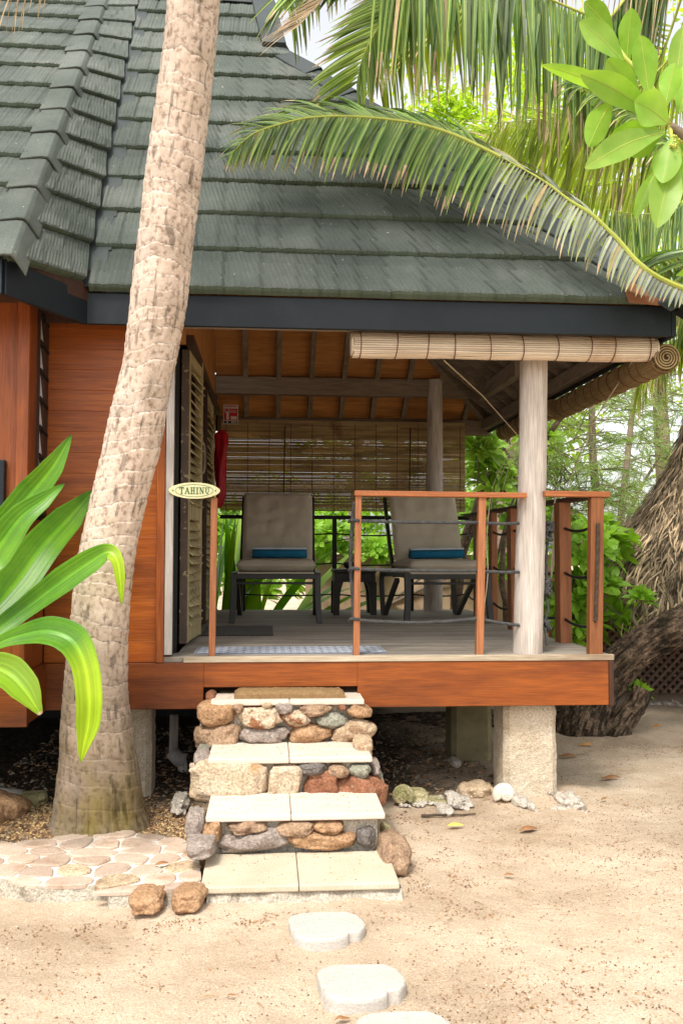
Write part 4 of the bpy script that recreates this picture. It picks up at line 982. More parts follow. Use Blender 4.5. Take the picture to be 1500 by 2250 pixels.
# ------------------------------------------------------------------ blinds
def rolled(name,p0,p1,r,label,group,matb,spiral=1,seed=0):
    d=(p1-p0); L=d.length; d.normalize(); ref=V(0,0,1); a=(ref-d*ref.dot(d)).normalized(); b_=d.cross(a)
    t=thing(name,(p0+p1)/2-V(0,0,r),label,'bamboo blind',group)
    mb=MB(); ns=34
    for k in range(ns):
        an=2*PI*k/ns; rr_=r*(1+.02*nz((k,0,0),1.3,seed)); w_=2*PI*r/ns*.88
        rad=a*math.cos(an)+b_*math.sin(an); tan=-a*math.sin(an)+b_*math.cos(an)
        n=16;vs=[]
        e0=.012*(hsh(k,seed)-.5); e1=.012*(hsh(k,seed+1)-.5)
        for i in range(n+1):
            c=p0+d*(lerp(e0,L+e1,i/n))+rad*(rr_+.0035*nz((i*.5,k*.8,0),1,seed)+.002*math.sin(i*1.1))
            vs+=[c-tan*w_/2,c-tan*w_*.3+rad*.003,c+tan*w_*.3+rad*.003,c+tan*w_/2]
        mb.add(vs,[(4*i+q,4*i+q+1,4*i+5+q,4*i+4+q) for i in range(n) for q in range(3)],0,.82+.3*hsh(k,seed+2))
    mb.tube([p0+d*.004,p1-d*.004],r*.965,24,0,.35)
    mb.build('bamboo_slats',matb,t)
    # spiral ends
    for (pe,sgn) in ((p0,-1),(p1,1)):
        mb=MB(); N=120; vs=[]
        for i in range(N):
            q=i/(N-1); an=q*2*PI*4.3; rr_=r*(.14+.84*q)
            for (o_,dd) in ((-.0035,0),(-.0035,.012),(.0035,.012),(.0035,0)):
                vs.append(pe+d*sgn*(dd)+(a*math.cos(an)+b_*math.sin(an))*(rr_+o_))
        mb.add(vs,[(4*i+q,4*i+(q+1)%4,4*i+4+(q+1)%4,4*i+4+q) for i in range(N-1) for q in range(4)]); mb.build('rolled_end',matb,t)
    mb=MB(); n=max(3,int(L/.17)); rnd=random.Random(seed)
    for i in range(n+1):
        c=p0+d*(L*(.02+.96*i/n)+rnd.uniform(-.03,.03)*(0<i<n))
        mb=MB(); mb.tube([c+d*.006*math.sin(k/24*2*PI+i)+(a*math.cos(2*PI*k/24)+b_*math.sin(2*PI*k/24))*(r+.006) for k in range(25)],.0028,5,0,1,False); mb.build('binding_cord',M['cord'],t)
    return t
pa=P(775,758,5.05);pb=P(1433,769,5.05)
rb_=rolled('rolled_blind',pa,pb,.066,'pale bamboo blind rolled up under the front eave','rolled bamboo blinds',M['bamboo'],seed=1)
mb=MB(); mb.box((pa.x,5.04,pa.z+.07),(pb.x-.02,5.05,pa.z+.115)); mb.box((pa.x,5.03,pa.z+.115),(pb.x,5.07,pa.z+.135)); mb.build('hanging_strip',M['bamboo'],rb_)
rolled('rolled_blind',P(1462,786,5.0),P(1222,902,7.1),.075,'weathered brown bamboo blind rolled under the right eave, nearest the front corner','rolled bamboo blinds',M['bamboob'],seed=2)
rolled('rolled_blind',P(1212,898,7.0),P(1105,950,8.9),.07,'weathered brown bamboo blind rolled under the right eave, half hidden by the front post','rolled bamboo blinds',M['bamboob'],seed=3)
# hanging blind
bl=thing('hanging_blind',V(.9,9.10,1.7),'brown bamboo slat blind hanging down behind the loungers','bamboo blind')
mb=MB(); x0=P(485,1000,9.1).x; x1=P(1021,1000,9.1).x; zt=P(750,932,9.1).z; zbt=P(750,1122,9.1).z
z=zt;k=0;rnd=random.Random(4)
while z>zbt:
    xx=x0; hrow=rnd.choice((.88,.93,.96,.98,1.0))
    while xx<x1:
        xe=min(x1,xx+rnd.uniform(.25,.7)); h=.0146*hrow; z1=z-.0002
        mb.box((xx,9.098+.0006*(k%2),z1-h),(xe,9.103+.0006*(k%2),z1),0,rnd.uniform(.7,1.25)); xx=xe
    z-=.0145;k+=1
mb.build('bamboo_slats',M['bamboob'],bl)
mb=MB(); mb.box((x0,9.09,zt),(x1,9.11,zt+.03)); mb.build('head_batten',M['bamboob'],bl)
mb=MB()
for i in range(12):
    x=x0+.05+(x1-x0-.1)*i/11; mb.tube([V(x,9.094,zt),V(x+.004,9.094,zbt)],.003,5)
for x in (x0+.62,x1-.55): mb.tube([V(x,9.08,zt-.03),V(x-.01,9.07,zbt+.05)],.006,5,0,.5)
mb.build('binding_cord',M['cord'],bl)
# ------------------------------------------------------------------ signs, red bag
fs=thing('fire_sign',(P(506,910,8.75)),'red and white fire-extinguisher notice at the rear left of the porch','sign')
q0=P(491,889,8.75);q1=P(523,932,8.75); y=8.75
mb=MB(); mb.box((q0.x,y,q1.z),(q1.x,y+.004,q0.z)); mb.build('sign_plate',M['white'],fs)
w_=q1.x-q0.x; h_=q0.z-q1.z
def sb(a,b_,c,d,mat,name,dy): mb=MB(); mb.box((q0.x+a*w_,y-dy,q1.z+c*h_),(q0.x+b_*w_,y-dy+.0025,q1.z+d*h_)); return mb.build(name,mat,fs)
sb(.05,.95,.20,.80,M['red'],'red_panel',.003); sb(.05,.95,.03,.165,M['black'],'black_panel',.003)
sb(.20,.38,.23,.66,M['white'],'extinguisher_symbol',.006); sb(.50,.90,.24,.40,M['white'],'white_box',.006)
mb=MB(); cx=q0.x+.24*w_;cz_=q1.z+.70*h_; mb.tube([V(cx+.02*math.cos(a)*.8,y-.005,cz_+.028*math.sin(a)) for a in [i*PI/6 for i in range(0,11)]],.0035,5); mb.build('extinguisher_symbol',M['white'],fs)
for k in range(3): sb(.35,.88,.70-.055*k,.715-.055*k,M['white'],'text_line',.006)
mb=MB()
for k in range(9): mb.box((q0.x+w_*(.08+.095*k),y-.005,q0.z-h_*.13),(q0.x+w_*(.14+.095*k),y-.003,q0.z-h_*.04))
mb.build('heading',M['red'],fs)
mb=MB()
for k,(a_,b2) in enumerate(((.2,.24),(.27,.34),(.55,.66),(.70,.78),(.82,.88))): mb.box((q0.x+w_*a_,y-.006,q1.z+h_*.06),(q0.x+w_*b2,y-.0035,q1.z+h_*.14))
mb.build('footer_marks',M['white'],fs)
mb=MB(); n=18; prof=[(945,489,492),(955,480,500),(975,480,503),(1000,479,499),(1020,479,497),(1050,479,496),(1085,479,494),(1105,480,490),(1116,481,484)]
vs=[]
prof2=[]
for i in range(len(prof)-1):
    for u in range(4):
        t=u/4; prof2.append(tuple(prof[i][k]*(1-t)+prof[i+1][k]*t for k in range(3)))
prof2.append(prof[-1])
for (yy,xa,xb) in prof2:
    A_=P(xa-6,yy,8.3);B_=P(xb,yy,8.3); c=(A_+B_)/2; r=(B_.x-A_.x)/2
    for k in range(n):
        a=2*PI*k/n; w_=1+.22*math.sin(3*a+yy*.03)+.1*math.sin(5*a-yy*.05)
        vs.append(c+V(math.cos(a)*r*w_,math.sin(a)*r*.9*w_,0))
mb.add(vs,[(i*n+k,i*n+(k+1)%n,(i+1)*n+(k+1)%n,(i+1)*n+k) for i in range(len(prof2)-1) for k in range(n)]+[tuple(range(n)),tuple(range((len(prof2)-1)*n,len(prof2)*n))])
o=mb.build('extinguisher_cover',M['red'],smooth=True); setp(o,'shiny red vinyl cover hanging behind the open louvred doors','cover'); rebase(o)
# name sign
ns_=thing('name_sign',P(427,1078,5.08),'cream oval name sign reading TAHINU on a post beside the open doors','sign')
c=P(427,1078,5.085); rx=(P(484,1078,5.085).x-P(370,1078,5.085).x)/2; rz_=(P(427,1060,5.085).z-P(427,1096,5.085).z)/2; rl=R(-.2)
mb=MB(); n=56
def ell(k,y): return [V(c.x+math.cos(2*PI*i/n)*rx*k,y,c.z+math.copysign(abs(math.sin(2*PI*i/n))**1.12,math.sin(2*PI*i/n))*rz_*(k if k==1 else k)) for i in range(n)]
mb.add(ell(1,5.10)+ell(1,5.088)+ell(.975,5.084),[(r*n+k,(r+1)*n+k,(r+1)*n+(k+1)%n,r*n+(k+1)%n) for r in range(2) for k in range(n)]+[tuple(range(2*n,3*n))[::-1],tuple(range(n))]); mb.build('sign_board',M['sign'],ns_)
mb=MB(); pts=[V(c.x+math.cos(2*PI*i/60)*rx*.73,5.0835,c.z+math.sin(2*PI*i/60)*rz_*.74) for i in range(61)]; mb.tube(pts,.0011,4,0,1,False); 
for s_ in (-1,1): mb.tube([V(c.x+s_*rx*.82,5.085,c.z),V(c.x+s_*rx*.82,5.082,c.z)],.004,10)
mb.build('engraved_line',M['signgreen'],ns_)
mb=MB(); Hh=rz_*.74; Wd=.0235; sw=.0052; tw=.0026
def stroke(x0,z0,x1,z1,wd): mb.beam(V(x0,5.0825,z0),V(x1,5.0825,z1),.002,wd,up=(V(x1-x0,0,z1-z0).normalized().cross(V(0,1,0))))
def letter(ch_,x):
    z0=c.z-Hh/2;z1=c.z+Hh/2; w_=Wd
    def serif(xx,zz,l=.0125): stroke(xx-l/2,zz,xx+l/2,zz,.0026)
    if ch_=='T': stroke(x+w_/2,z0,x+w_/2,z1,sw); stroke(x,z1,x+w_,z1,.0038); serif(x+w_/2,z0); stroke(x,z1,x,z1-.009,.003); stroke(x+w_,z1,x+w_,z1-.009,.003)
    if ch_=='A': stroke(x+.002,z0,x+w_/2,z1,tw); stroke(x+w_-.002,z0,x+w_/2,z1,sw); stroke(x+w_*.25,z0+Hh*.36,x+w_*.75,z0+Hh*.36,tw); serif(x+.002,z0,.010); serif(x+w_-.002,z0,.011)
    if ch_=='H':
        for xx in (x+.005,x+w_-.005): stroke(xx,z0,xx,z1,sw*.9); serif(xx,z0); serif(xx,z1)
        stroke(x+.005,c.z,x+w_-.005,c.z,tw)
    if ch_=='I': stroke(x+.006,z0,x+.006,z1,sw); serif(x+.006,z0,.013); serif(x+.006,z1,.013)
    if ch_=='N': stroke(x+.004,z0,x+.004,z1,tw); stroke(x+w_-.004,z0,x+w_-.004,z1,tw); stroke(x+.004,z1,x+w_-.004,z0,sw); serif(x+.004,z0,.010); serif(x+.003,z1,.010); serif(x+w_-.004,z1,.010)
    if ch_=='U':
        pts=[(x+.005,z1),(x+.005,z0+Hh*.3),(x+.009,z0+Hh*.08),(x+w_/2,z0),(x+w_-.009,z0+Hh*.08),(x+w_-.005,z0+Hh*.3),(x+w_-.005,z1)]
        for (p,q) in zip(pts,pts[1:]): stroke(p[0],p[1],q[0],q[1],sw*.85 if p[0]<x+w_/2 else tw*1.1)
        serif(x+.005,z1,.011); serif(x+w_-.005,z1,.011)
x=P(394.5,1078,5.085).x; tot=P(460,1078,5.085).x-x; adv=(tot-5*Wd-.011)/5
for ch_ in 'TAHINU': letter(ch_,x); x+=(.012 if ch_=='I' else Wd)+adv
mb.build('lettering',M['signgreen'],ns_)
mb=MB(); mb.box((c.x+rx*.58,5.101,c.z-.03),(c.x+rx*.72,5.122,c.z+.02)); mb.build('bracket',M['railz'],ns_)

# ------------------------------------------------------------------ coconut palm with the leaning trunk
palm=thing('coconut_palm',(-.87,4.72,G),'leaning coconut palm with a pale ringed trunk in front of the red wall','palm tree')
TW=[(1850,92,350,4.74),(1815,108,330,4.74),(1785,118,318,4.74),(1750,122,312,4.73),(1700,128,306,4.72),(1650,133,298,4.71),(1600,135,291,4.70),(1550,138,284,4.69),(1500,142,280,4.68),(1400,152,280,4.66),(1300,162,287,4.63),
    (1200,178,300,4.60),(1100,200,322,4.57),(1000,225,348,4.53),(900,245,366,4.49),(800,270,386,4.45),(700,282,404,4.40),(600,294,418,4.36),(500,306,429,4.31),(400,318,441,4.27),(300,332,453,4.22),(200,346,464,4.17),(100,359,474,4.12),(0,370,482,4.07),(-150,392,498,4.0),(-400,425,530,3.9),(-750,470,570,3.8),(-1000,500,598,3.75)]
cs=[]
for (y,a,b_,Y) in TW:
    p=P(a,y,Y);q=P(b_,y,Y); cs.append(((p+q)/2,(q-p).length/2))
mb=MB(); n=110; rows=1100; vs=[]; tone_=[]
L=[0]
for i in range(1,len(cs)): L.append(L[-1]+(cs[i][0]-cs[i-1][0]).length)
zr_=random.Random(5); rings=[0]
while rings[-1]<L[-1]+.2:
    rings.append(rings[-1]+zr_.choice((.045,.07,.09,.11,.06))*(1 if rings[-1]>.5 else 1.3))
import bisect
for j in range(rows+1):
    s_=L[-1]*(j/rows)**1.12
    i=min(max(bisect.bisect_right(L,s_)-1,0),len(L)-2); t=(s_-L[i])/(L[i+1]-L[i])
    c=lerp(cs[i][0],cs[i+1][0],t); r=cs[i][1]+(cs[i+1][1]-cs[i][1])*t
    for k in range(n):
        a=2*PI*k/n; ca,sa=math.cos(a),math.sin(a)
        ss=s_+.035*math.sin(a+1.9*math.sin(s_*2.3))+.020*nz((ca*1.6,sa*1.6,s_*3),1,7)+.005*nz((ca*4,sa*4,s_*6),1,9)
        q=min(max(bisect.bisect_right(rings,ss)-1,0),len(rings)-2); fr=(ss-rings[q])/(rings[q+1]-rings[q]); fr=min(1,max(0,fr))
        sharp=(hsh(q,3)*.6+.5)
        lowf=max(0,min(1,(.75-s_)/.6))
        d=.0026*sharp*(fr**6)+.0016*fr-.0022*(1-fr)**12
        d*=(1-.6*lowf)
        d+=.007*nz((ca*2,sa*2,s_*3),1,2)+.0035*nz((ca*8,sa*8,s_*14),1,3)
        crack=abs(nz((ca*11,sa*11,s_*1.3),1,6)); d-=.013*lowf*max(0,1-crack/.09)
        gate=max(0,min(1,nz((ca*2,sa*2,s_*5),1,44)*5)); d-=.002*gate*(1-lowf)*max(0,1-crack/.05)
        if s_<.12: r2=r*1.0
        r2=r
        vs.append(c+V(ca,sa,0)*(r2+d))
        tn=1-.5*max(0,1-fr*11)*sharp*(1-.5*lowf)+.08*fr**3 - .35*lowf*max(0,1-crack/.07)-.3*gate*(1-lowf)*max(0,1-crack/.035)
        g_=nz((ca*1.6,sa*1.6,s_*9),1,14); tn*=1-.14*max(0,g_-.1)*1.6
        spot=nz((ca*5,sa*5,s_*9),1,77); tn*=1-.45*max(0,min(1,(spot-.36)*8)); tone_.append(tn*(.86+.2*hsh(q,8)))
for j in range(rows):
    for k in range(n):
        mb.f.append([j*n+k,j*n+(k+1)%n,(j+1)*n+(k+1)%n,(j+1)*n+k]); mb.m.append(0); mb.t.append(tone_[j*n+k])
mb.v=[tuple(v) for v in vs]
mb.build('trunk',M['trunk'],palm,smooth=True)
# ---- fronds
def leaflet(mb,b,d,L_,w_,droop,mat=0,tn=1,tipm=None,nseg=7,side=None,fold=.35,rnd=random):
    """one folded leaflet: starts along d and bends towards the ground"""
    p=Vector(b); d=Vector(d).normalized(); pts=[p.copy()]; dirs=[d.copy()]
    st=L_/nseg
    for i in range(nseg):
        d=(d+V(0,0,-1)*droop*(.5+i/nseg)/nseg*2).normalized(); p=p+d*st; pts.append(p.copy()); dirs.append(d.copy())
    s0=side if side is not None else d.cross(V(0,0,1))
    vs=[]
    for i,(q,dd) in enumerate(zip(pts,dirs)):
        t=i/nseg; ww=w_*(min(1,.35+t*4))*(1-t**2.2)**.8*.5
        s1=(s0-dd*s0.dot(dd)); s1=s1.normalized() if s1.length>1e-5 else V(1,0,0); nn=dd.cross(s1)
        vs+=[q-s1*ww-nn*ww*fold,q-s1*.0014,q+s1*.0014,q+s1*ww-nn*ww*fold]
    k=len(mb.v); mb.v+=[tuple(v) for v in vs]
    for i in range(nseg):
        mt=mat if (tipm is None or i<nseg*rnd.uniform(.62,.85)) else tipm
        for a in (0,1,2):
            mb.f.append([k+4*i+a,k+4*i+a+1,k+4*i+5+a,k+4*i+4+a])
            mb.m.append(2 if a==1 and mt==mat else mt); mb.t.append(tn*(1 if a else .9))
def frond(parent,pts,Lf,seed,mats,dirL,dirR,droop=.6,wd=.026,step=.022,rr=.012,t0=.0,miss=.0,curl=.0,label=None,tip=True,hang=.15,ribm=None):
    """pts: rachis from base to tip; Lf(t): leaflet length; dirL/R(t,d)->start direction of the two ranks"""
    rnd=random.Random(seed); path=spline(pts,10); L_=[0]
    for a,b_ in zip(path,path[1:]): L_.append(L_[-1]+(b_-a).length)
    mb=MB(); s_=t0*L_[-1]; i=0
    while s_<L_[-1]*.995:
        while i<len(path)-2 and L_[i+1]<s_: i+=1
        u=(s_-L_[i])/max(1e-6,L_[i+1]-L_[i]); p=lerp(path[i],path[i+1],u); d=(path[i+1]-path[i]).normalized(); t=s_/L_[-1]
        for fn in (dirL,dirR):
            if fn is None or rnd.random()<miss: continue
            dd=fn(t,d)+V(rnd.uniform(-.1,.1),rnd.uniform(-.1,.1),rnd.uniform(-.08,.08))
            l=Lf(t)*rnd.uniform(.86,1.1)
            leaflet(mb,p,dd,l,wd*rnd.uniform(.8,1.15)*(1-.45*t**3),droop*rnd.uniform(.7,1.35),0 if rnd.random()<.97 else 1,rnd.choice((.5,.75,.95,1.1,1.35))*rnd.uniform(.9,1.1),(1 if tip and rnd.random()<.5 else None),8,side=d+V(0,0,rnd.uniform(-.3,.3)),rnd=rnd,fold=rnd.uniform(.25,.6))
        s_+=step*rnd.uniform(.75,1.25)
    n=len(path); mb.tube(path,[rr*(1-.85*k/(n-1)) for k in range(n)],7,2)
    o=mb.build('frond',mats,parent)
    if label: o['label']=label
    return o
MP=[M['lf_palm'],M['lf_dry'],M['lf_rib']]
MY=[M['lf_palmy'],M['lf_dry'],M['lf_rib']]
MS=[M['lf_silver'],M['lf_dry'],M['lf_rib']]
MD=[M['lf_dry'],M['lf_dry'],M['lf_dry']]
MB2=[leafmat('mid_green_palm_leaflet',(.16,.28,.04),(.27,.40,.07),.48,.38,.5,5),M['lf_dry'],M['lf_rib']]
def PP(l): return [P(*q) for q in l]
def dn(x,y,z,k=.35): return lambda t,d: V(x,y,z)+d*k
# crown of the leaning palm: its tips hang into the top of the view
ctop=cs[-1][0]
def lenf(a): return lambda t: a*(.35+1.3*math.sin(PI*min(1,t*.9+.08))**.7)*.75
for k,(ang,el_,ln) in enumerate([(20,35,2.2),(75,20,2.3),(130,30,2.2),(175,15,2.0),(215,40,2.2),(255,25,2.2),(300,45,2.2),(340,20,2.1)]):
    a=R(ang); h=V(math.cos(a),math.sin(a),0); pts=[ctop+V(0,0,.05)]; d=(h+V(0,0,math.tan(R(el_)))).normalized(); p=pts[0].copy()
    for i in range(6):
        p=p+d*ln/6; d=(d+V(0,0,-.27)).normalized(); pts.append(p.copy())
    sd_=V(-h.y,h.x,0)
    frond(palm,pts,lenf(.5),200+k,MP,lambda t,d,s=sd_:s*.9+d*.6+V(0,0,.05),lambda t,d,s=sd_:-s*.9+d*.6+V(0,0,.05),droop=.9,step=.035)
frond(palm,[ctop]+PP([(300,-420,4.2),(200,-160,4.4),(110,-75,4.5),(20,-50,4.6),(-80,-30,4.7)]),lambda t:.16+.16*math.sin(t*9)**2,31,MD,dn(.05,0,-.9),dn(-.2,-.1,-.8),droop=.5,step=.028,wd=.012,t0=.5,miss=.35,label='dry straw-coloured frond hanging at the top left')
# ---- the tall palm behind the porch (its crown hangs in at the top right)
pal2=thing('coconut_palm',(4.15,7.6,G),'coconut palm whose green and browning fronds hang over the right of the roof','palm tree')
c2=V(3.35,6.9,6.3)
mb=MB(); tp=spline([V(4.15,7.6,G),V(4.05,7.5,2.0),V(3.7,7.2,4.5),c2],10); mb.tube(tp,[.16-.05*i/(len(tp)-1) for i in range(len(tp))],16); mb.build('trunk',M['trunk'],pal2,smooth=True)
# F2 : yellow-ribbed frond with its tip drooping at the left
frond(pal2,[c2]+PP([(1230,-330,6.1),(1020,-150,5.7),(930,-60,5.5),(875,0,5.4),(830,62,5.35),(797,125,5.35),(783,190,5.4)]),lambda t:.74*(1-.55*max(0,t-.6)/.4) ,11,MB2,dn(-1.0,-.05,-.34,.25),dn(.15,.0,-1,.2),droop=.13,wd=.046,step=.023,t0=.3,label='frond with a bright yellow rib drooping over the roof peak')
frond(pal2,[c2]+PP([(1200,-330,6.3),(1000,-190,6.0),(860,-110,5.8),(760,-70,5.7),(690,-50,5.7),(640,-40,5.7)]),lambda t:.55*(1-.25*t),12,MP,dn(-.60,-.1,-.75,.3),None,droop=.25,wd=.046,step=.024,t0=.45,label='frond with clumped dry tips over the roof ridge')
frond(pal2,[c2]+PP([(1180,-380,6.4),(980,-260,6.2),(820,-190,6.0),(720,-120,5.9),(660,-60,5.85),(625,0,5.8)]),lambda t:.62*(1-.3*t),51,MP,dn(-.55,-.1,-.85,.25),dn(.25,.1,-1,.2),droop=.25,wd=.04,step=.026,t0=.4,label='shaded frond just behind the yellow-ribbed one')
frond(pal2,[c2]+PP([(1250,-150,7.2),(1080,-40,7.4),(960,40,7.5),(880,110,7.6),(830,180,7.7)]),lambda t:.75*(1-.3*t),52,MY,dn(-.7,-.1,-.75,.25),dn(.3,.1,-1,.2),droop=.3,wd=.036,step=.03,t0=.3)
# dry clump
frond(pal2,[c2]+PP([(1100,-260,6.2),(860,-120,5.8),(740,-30,5.6),(690,20,5.55),(655,58,5.5)]),lambda t:.24+.06*t,13,MD,dn(-.9,0,-.35,.3),None,droop=.15,wd=.016,step=.012,t0=.82)
# F3 : broad hanging curtain of leaflets
frond(pal2,[c2]+PP([(1420,-60,6.0),(1330,45,5.6),(1283,30,5.5),(1200,-5,5.4),(1110,-45,5.35),(1010,-80,5.3),(900,-100,5.3),(820,-100,5.3)][::1]),lambda t:.80+.12*math.sin(t*3),14,MP,(lambda t,d:V(.06-.55*max(0,.75-t),.02,-1)),(lambda t,d:V(-.08-.5*max(0,.75-t),-.08,-1)),droop=.3,wd=.044,step=.028,t0=.22,label='long frond whose grey-green leaflets hang like a curtain')
# F4.. darker and yellow lit fronds behind
frond(pal2,[c2]+PP([(1500,60,6.8),(1440,160,6.9),(1330,230,7.0),(1200,260,7.1),(1080,270,7.2)]),lambda t:.95,15,MY,dn(-.1,.0,-1,.15),dn(-.25,.1,-.8,.25),droop=.3,wd=.034,step=.028,t0=.2,label='yellow-green frond hanging behind the others')
frond(pal2,[c2]+PP([(1560,120,6.7),(1520,260,6.8),(1450,350,6.9),(1360,400,7.0),(1260,410,7.1)]),lambda t:.80,16,MY,dn(-.2,.0,-1,.1),dn(.05,.1,-.9,.2),droop=.3,wd=.034,step=.026,t0=.25)
frond(pal2,[c2]+PP([(1600,180,6.2),(1570,330,6.2),(1500,440,6.3),(1420,470,6.4),(1330,460,6.5)]),lambda t:.72,17,MP,dn(-.15,.0,-1,.1),dn(.0,-.2,-1,.1),droop=.3,wd=.034,step=.022,t0=.3,label='dark green frond hanging beside the roof corner')
frond(pal2,[c2]+PP([(1640,260,6.0),(1600,420,6.0),(1540,520,6.1),(1460,560,6.3)]),lambda t:.62,18,MP,dn(-.1,.0,-1,.1),dn(.1,-.2,-1,.1),droop=.3,wd=.032,step=.024,t0=.3)
frond(pal2,[c2]+PP([(1420,200,7.6),(1300,300,8.0),(1180,330,8.4),(1080,350,8.6),(960,360,8.8)]),lambda t:.85,19,MY,dn(-.3,.0,-.9,.2),dn(-.2,.2,.6,.3),droop=.35,wd=.03,step=.036,t0=.2)
frond(pal2,[c2]+PP([(1700,420,7.5),(1600,640,8.0),(1500,735,8.4),(1430,790,8.7),(1395,850,8.8)]),lambda t:.62*(1-.3*t),20,MY,dn(-.25,.0,-1,.2),dn(.1,.1,-1,.2),droop=.3,wd=.03,step=.03,t0=.25)
frond(pal2,[c2]+PP([(1660,300,7.5),(1580,520,8.0),(1500,640,8.3),(1440,720,8.4)]),lambda t:.8,21,MP,dn(-.2,.0,-1,.2),dn(.2,.1,-1,.2),droop=.3,wd=.03,step=.03,t0=.25)
frond(pal2,[c2]+PP([(1700,-160,5.9),(1560,-90,5.4),(1450,-60,5.2),(1330,-50,5.1)]),lambda t:.34+.1*math.sin(t*30),22,MD,dn(-.2,0,-1,.0),None,droop=.2,wd=.016,step=.045,t0=.45,label='dead frond with thin greyish strips at the top right')
# ---- low palm: the frond arching over the roof corner
pal3=thing('coconut_palm',(3.1,5.3,G),'young palm whose single silvery frond arches across the porch roof','palm tree')
c3=V(2.75,4.9,2.75)
mb=MB(); tp=spline([V(3.1,5.3,G),V(2.98,5.2,1.5),c3],10); mb.tube(tp,[.11-.03*i/(len(tp)-1) for i in range(len(tp))],14); mb.build('trunk',M['trunk'],pal3,smooth=True)
F1=PP([(1450,612,4.72),(1350,520,4.78),(1300,472,4.82),(1250,440,4.88),(1200,402,4.93),(1150,372,4.98),(1100,345,5.03),(1050,320,5.08),(1000,297,5.12),(940,277,5.15),(883,266,5.17),(783,256,5.17),(683,258,5.13),(600,277,5.08),(550,298,5.05),(508,338,5.0)])
F1=[c3]+F1
def f1len(t): return finterp([0,.1,.2,.3,.4,.5,.62,.78,.9,1],[.05,.08,.15,.26,.35,.41,.43,.40,.30,.12],t)
half=len(F1)
frond(pal3,F1[:8],lambda t:f1len(t*.5),41,[M['lf_silver'],M['lf_dry'],M['lf_rib']],dn(-.25,-.25,-.9,.35),dn(-.1,.25,.45,.6),droop=.5,wd=.030,step=.024,t0=.08,rr=.017,label='silvery lower half of the arching frond')
frond(pal3,F1[7:],lambda t:f1len(.5+t*.5),42,MP,dn(-.28,-.15,-1,.30),dn(.1,.35,.42,.55),droop=.38,wd=.031,step=.018,rr=.012,label='green outer half of the arching frond')
for k,(ang,el_) in enumerate([(40,55),(-25,40),(95,50),(150,72)]):
    a=R(ang); h=V(math.cos(a),math.sin(a),0); pts=[c3]; d=(h+V(0,0,math.tan(R(el_)))).normalized(); p=c3.copy()
    for i in range(6):
        p=p+d*.32; d=(d+V(0,0,-.22)).normalized(); pts.append(p.copy())
    sd_=V(-h.y,h.x,0)
    frond(pal3,pts,lenf(.5),300+k,MP if k!=1 else MY,lambda t,d,s=sd_:s*.9+d*.6,lambda t,d,s=sd_:-s*.9+d*.6,droop=.9,step=.03,wd=.03)

# ------------------------------------------------------------------ broad-leaf generic
def blade(mb,pts,hw,side=None,cup=.25,mat=0,tn=1,nw=3,rib=None,wavy=0,seed=0,under=None):
    """ribbon leaf: pts centre line, hw(t) half width, nw cells per half"""
    path=spline(pts,6); n=len(path); vs=[]
    for i,p in enumerate(path):
        t=i/(n-1); d=(path[min(i+1,n-1)]-path[max(i-1,0)]).normalized()
        s0=side(t) if callable(side) else side
        s1=(s0-d*s0.dot(d)).normalized(); nn=s1.cross(d).normalized(); w_=hw(t)
        for k in range(-nw,nw+1):
            u=k/nw; wv=wavy*math.sin(t*11+seed+u)*abs(u)**2
            vs.append(p+s1*w_*u+nn*(cup*w_*abs(u)**1.3+wv*w_))
    c1=2*nw+1; k0=len(mb.v); mb.v+=[tuple(v) for v in vs]
    for i in range(n-1):
        for k in range(2*nw):
            mb.f.append([k0+i*c1+k,k0+i*c1+k+1,k0+(i+1)*c1+k+1,k0+(i+1)*c1+k]); mb.m.append(mat if rib is None or k not in (nw-1,nw) else mat); mb.t.append(tn)
    if rib is not None:
        mb.tube([p for p in path],[.0018*(1-.6*i/(n-1)) for i in range(n)],5,rib,1.0,False)
def strapw(w_): return lambda t: w_*(math.sin(PI*min(1,.18+t*.82))**.75)*(1 if t<.96 else .5)
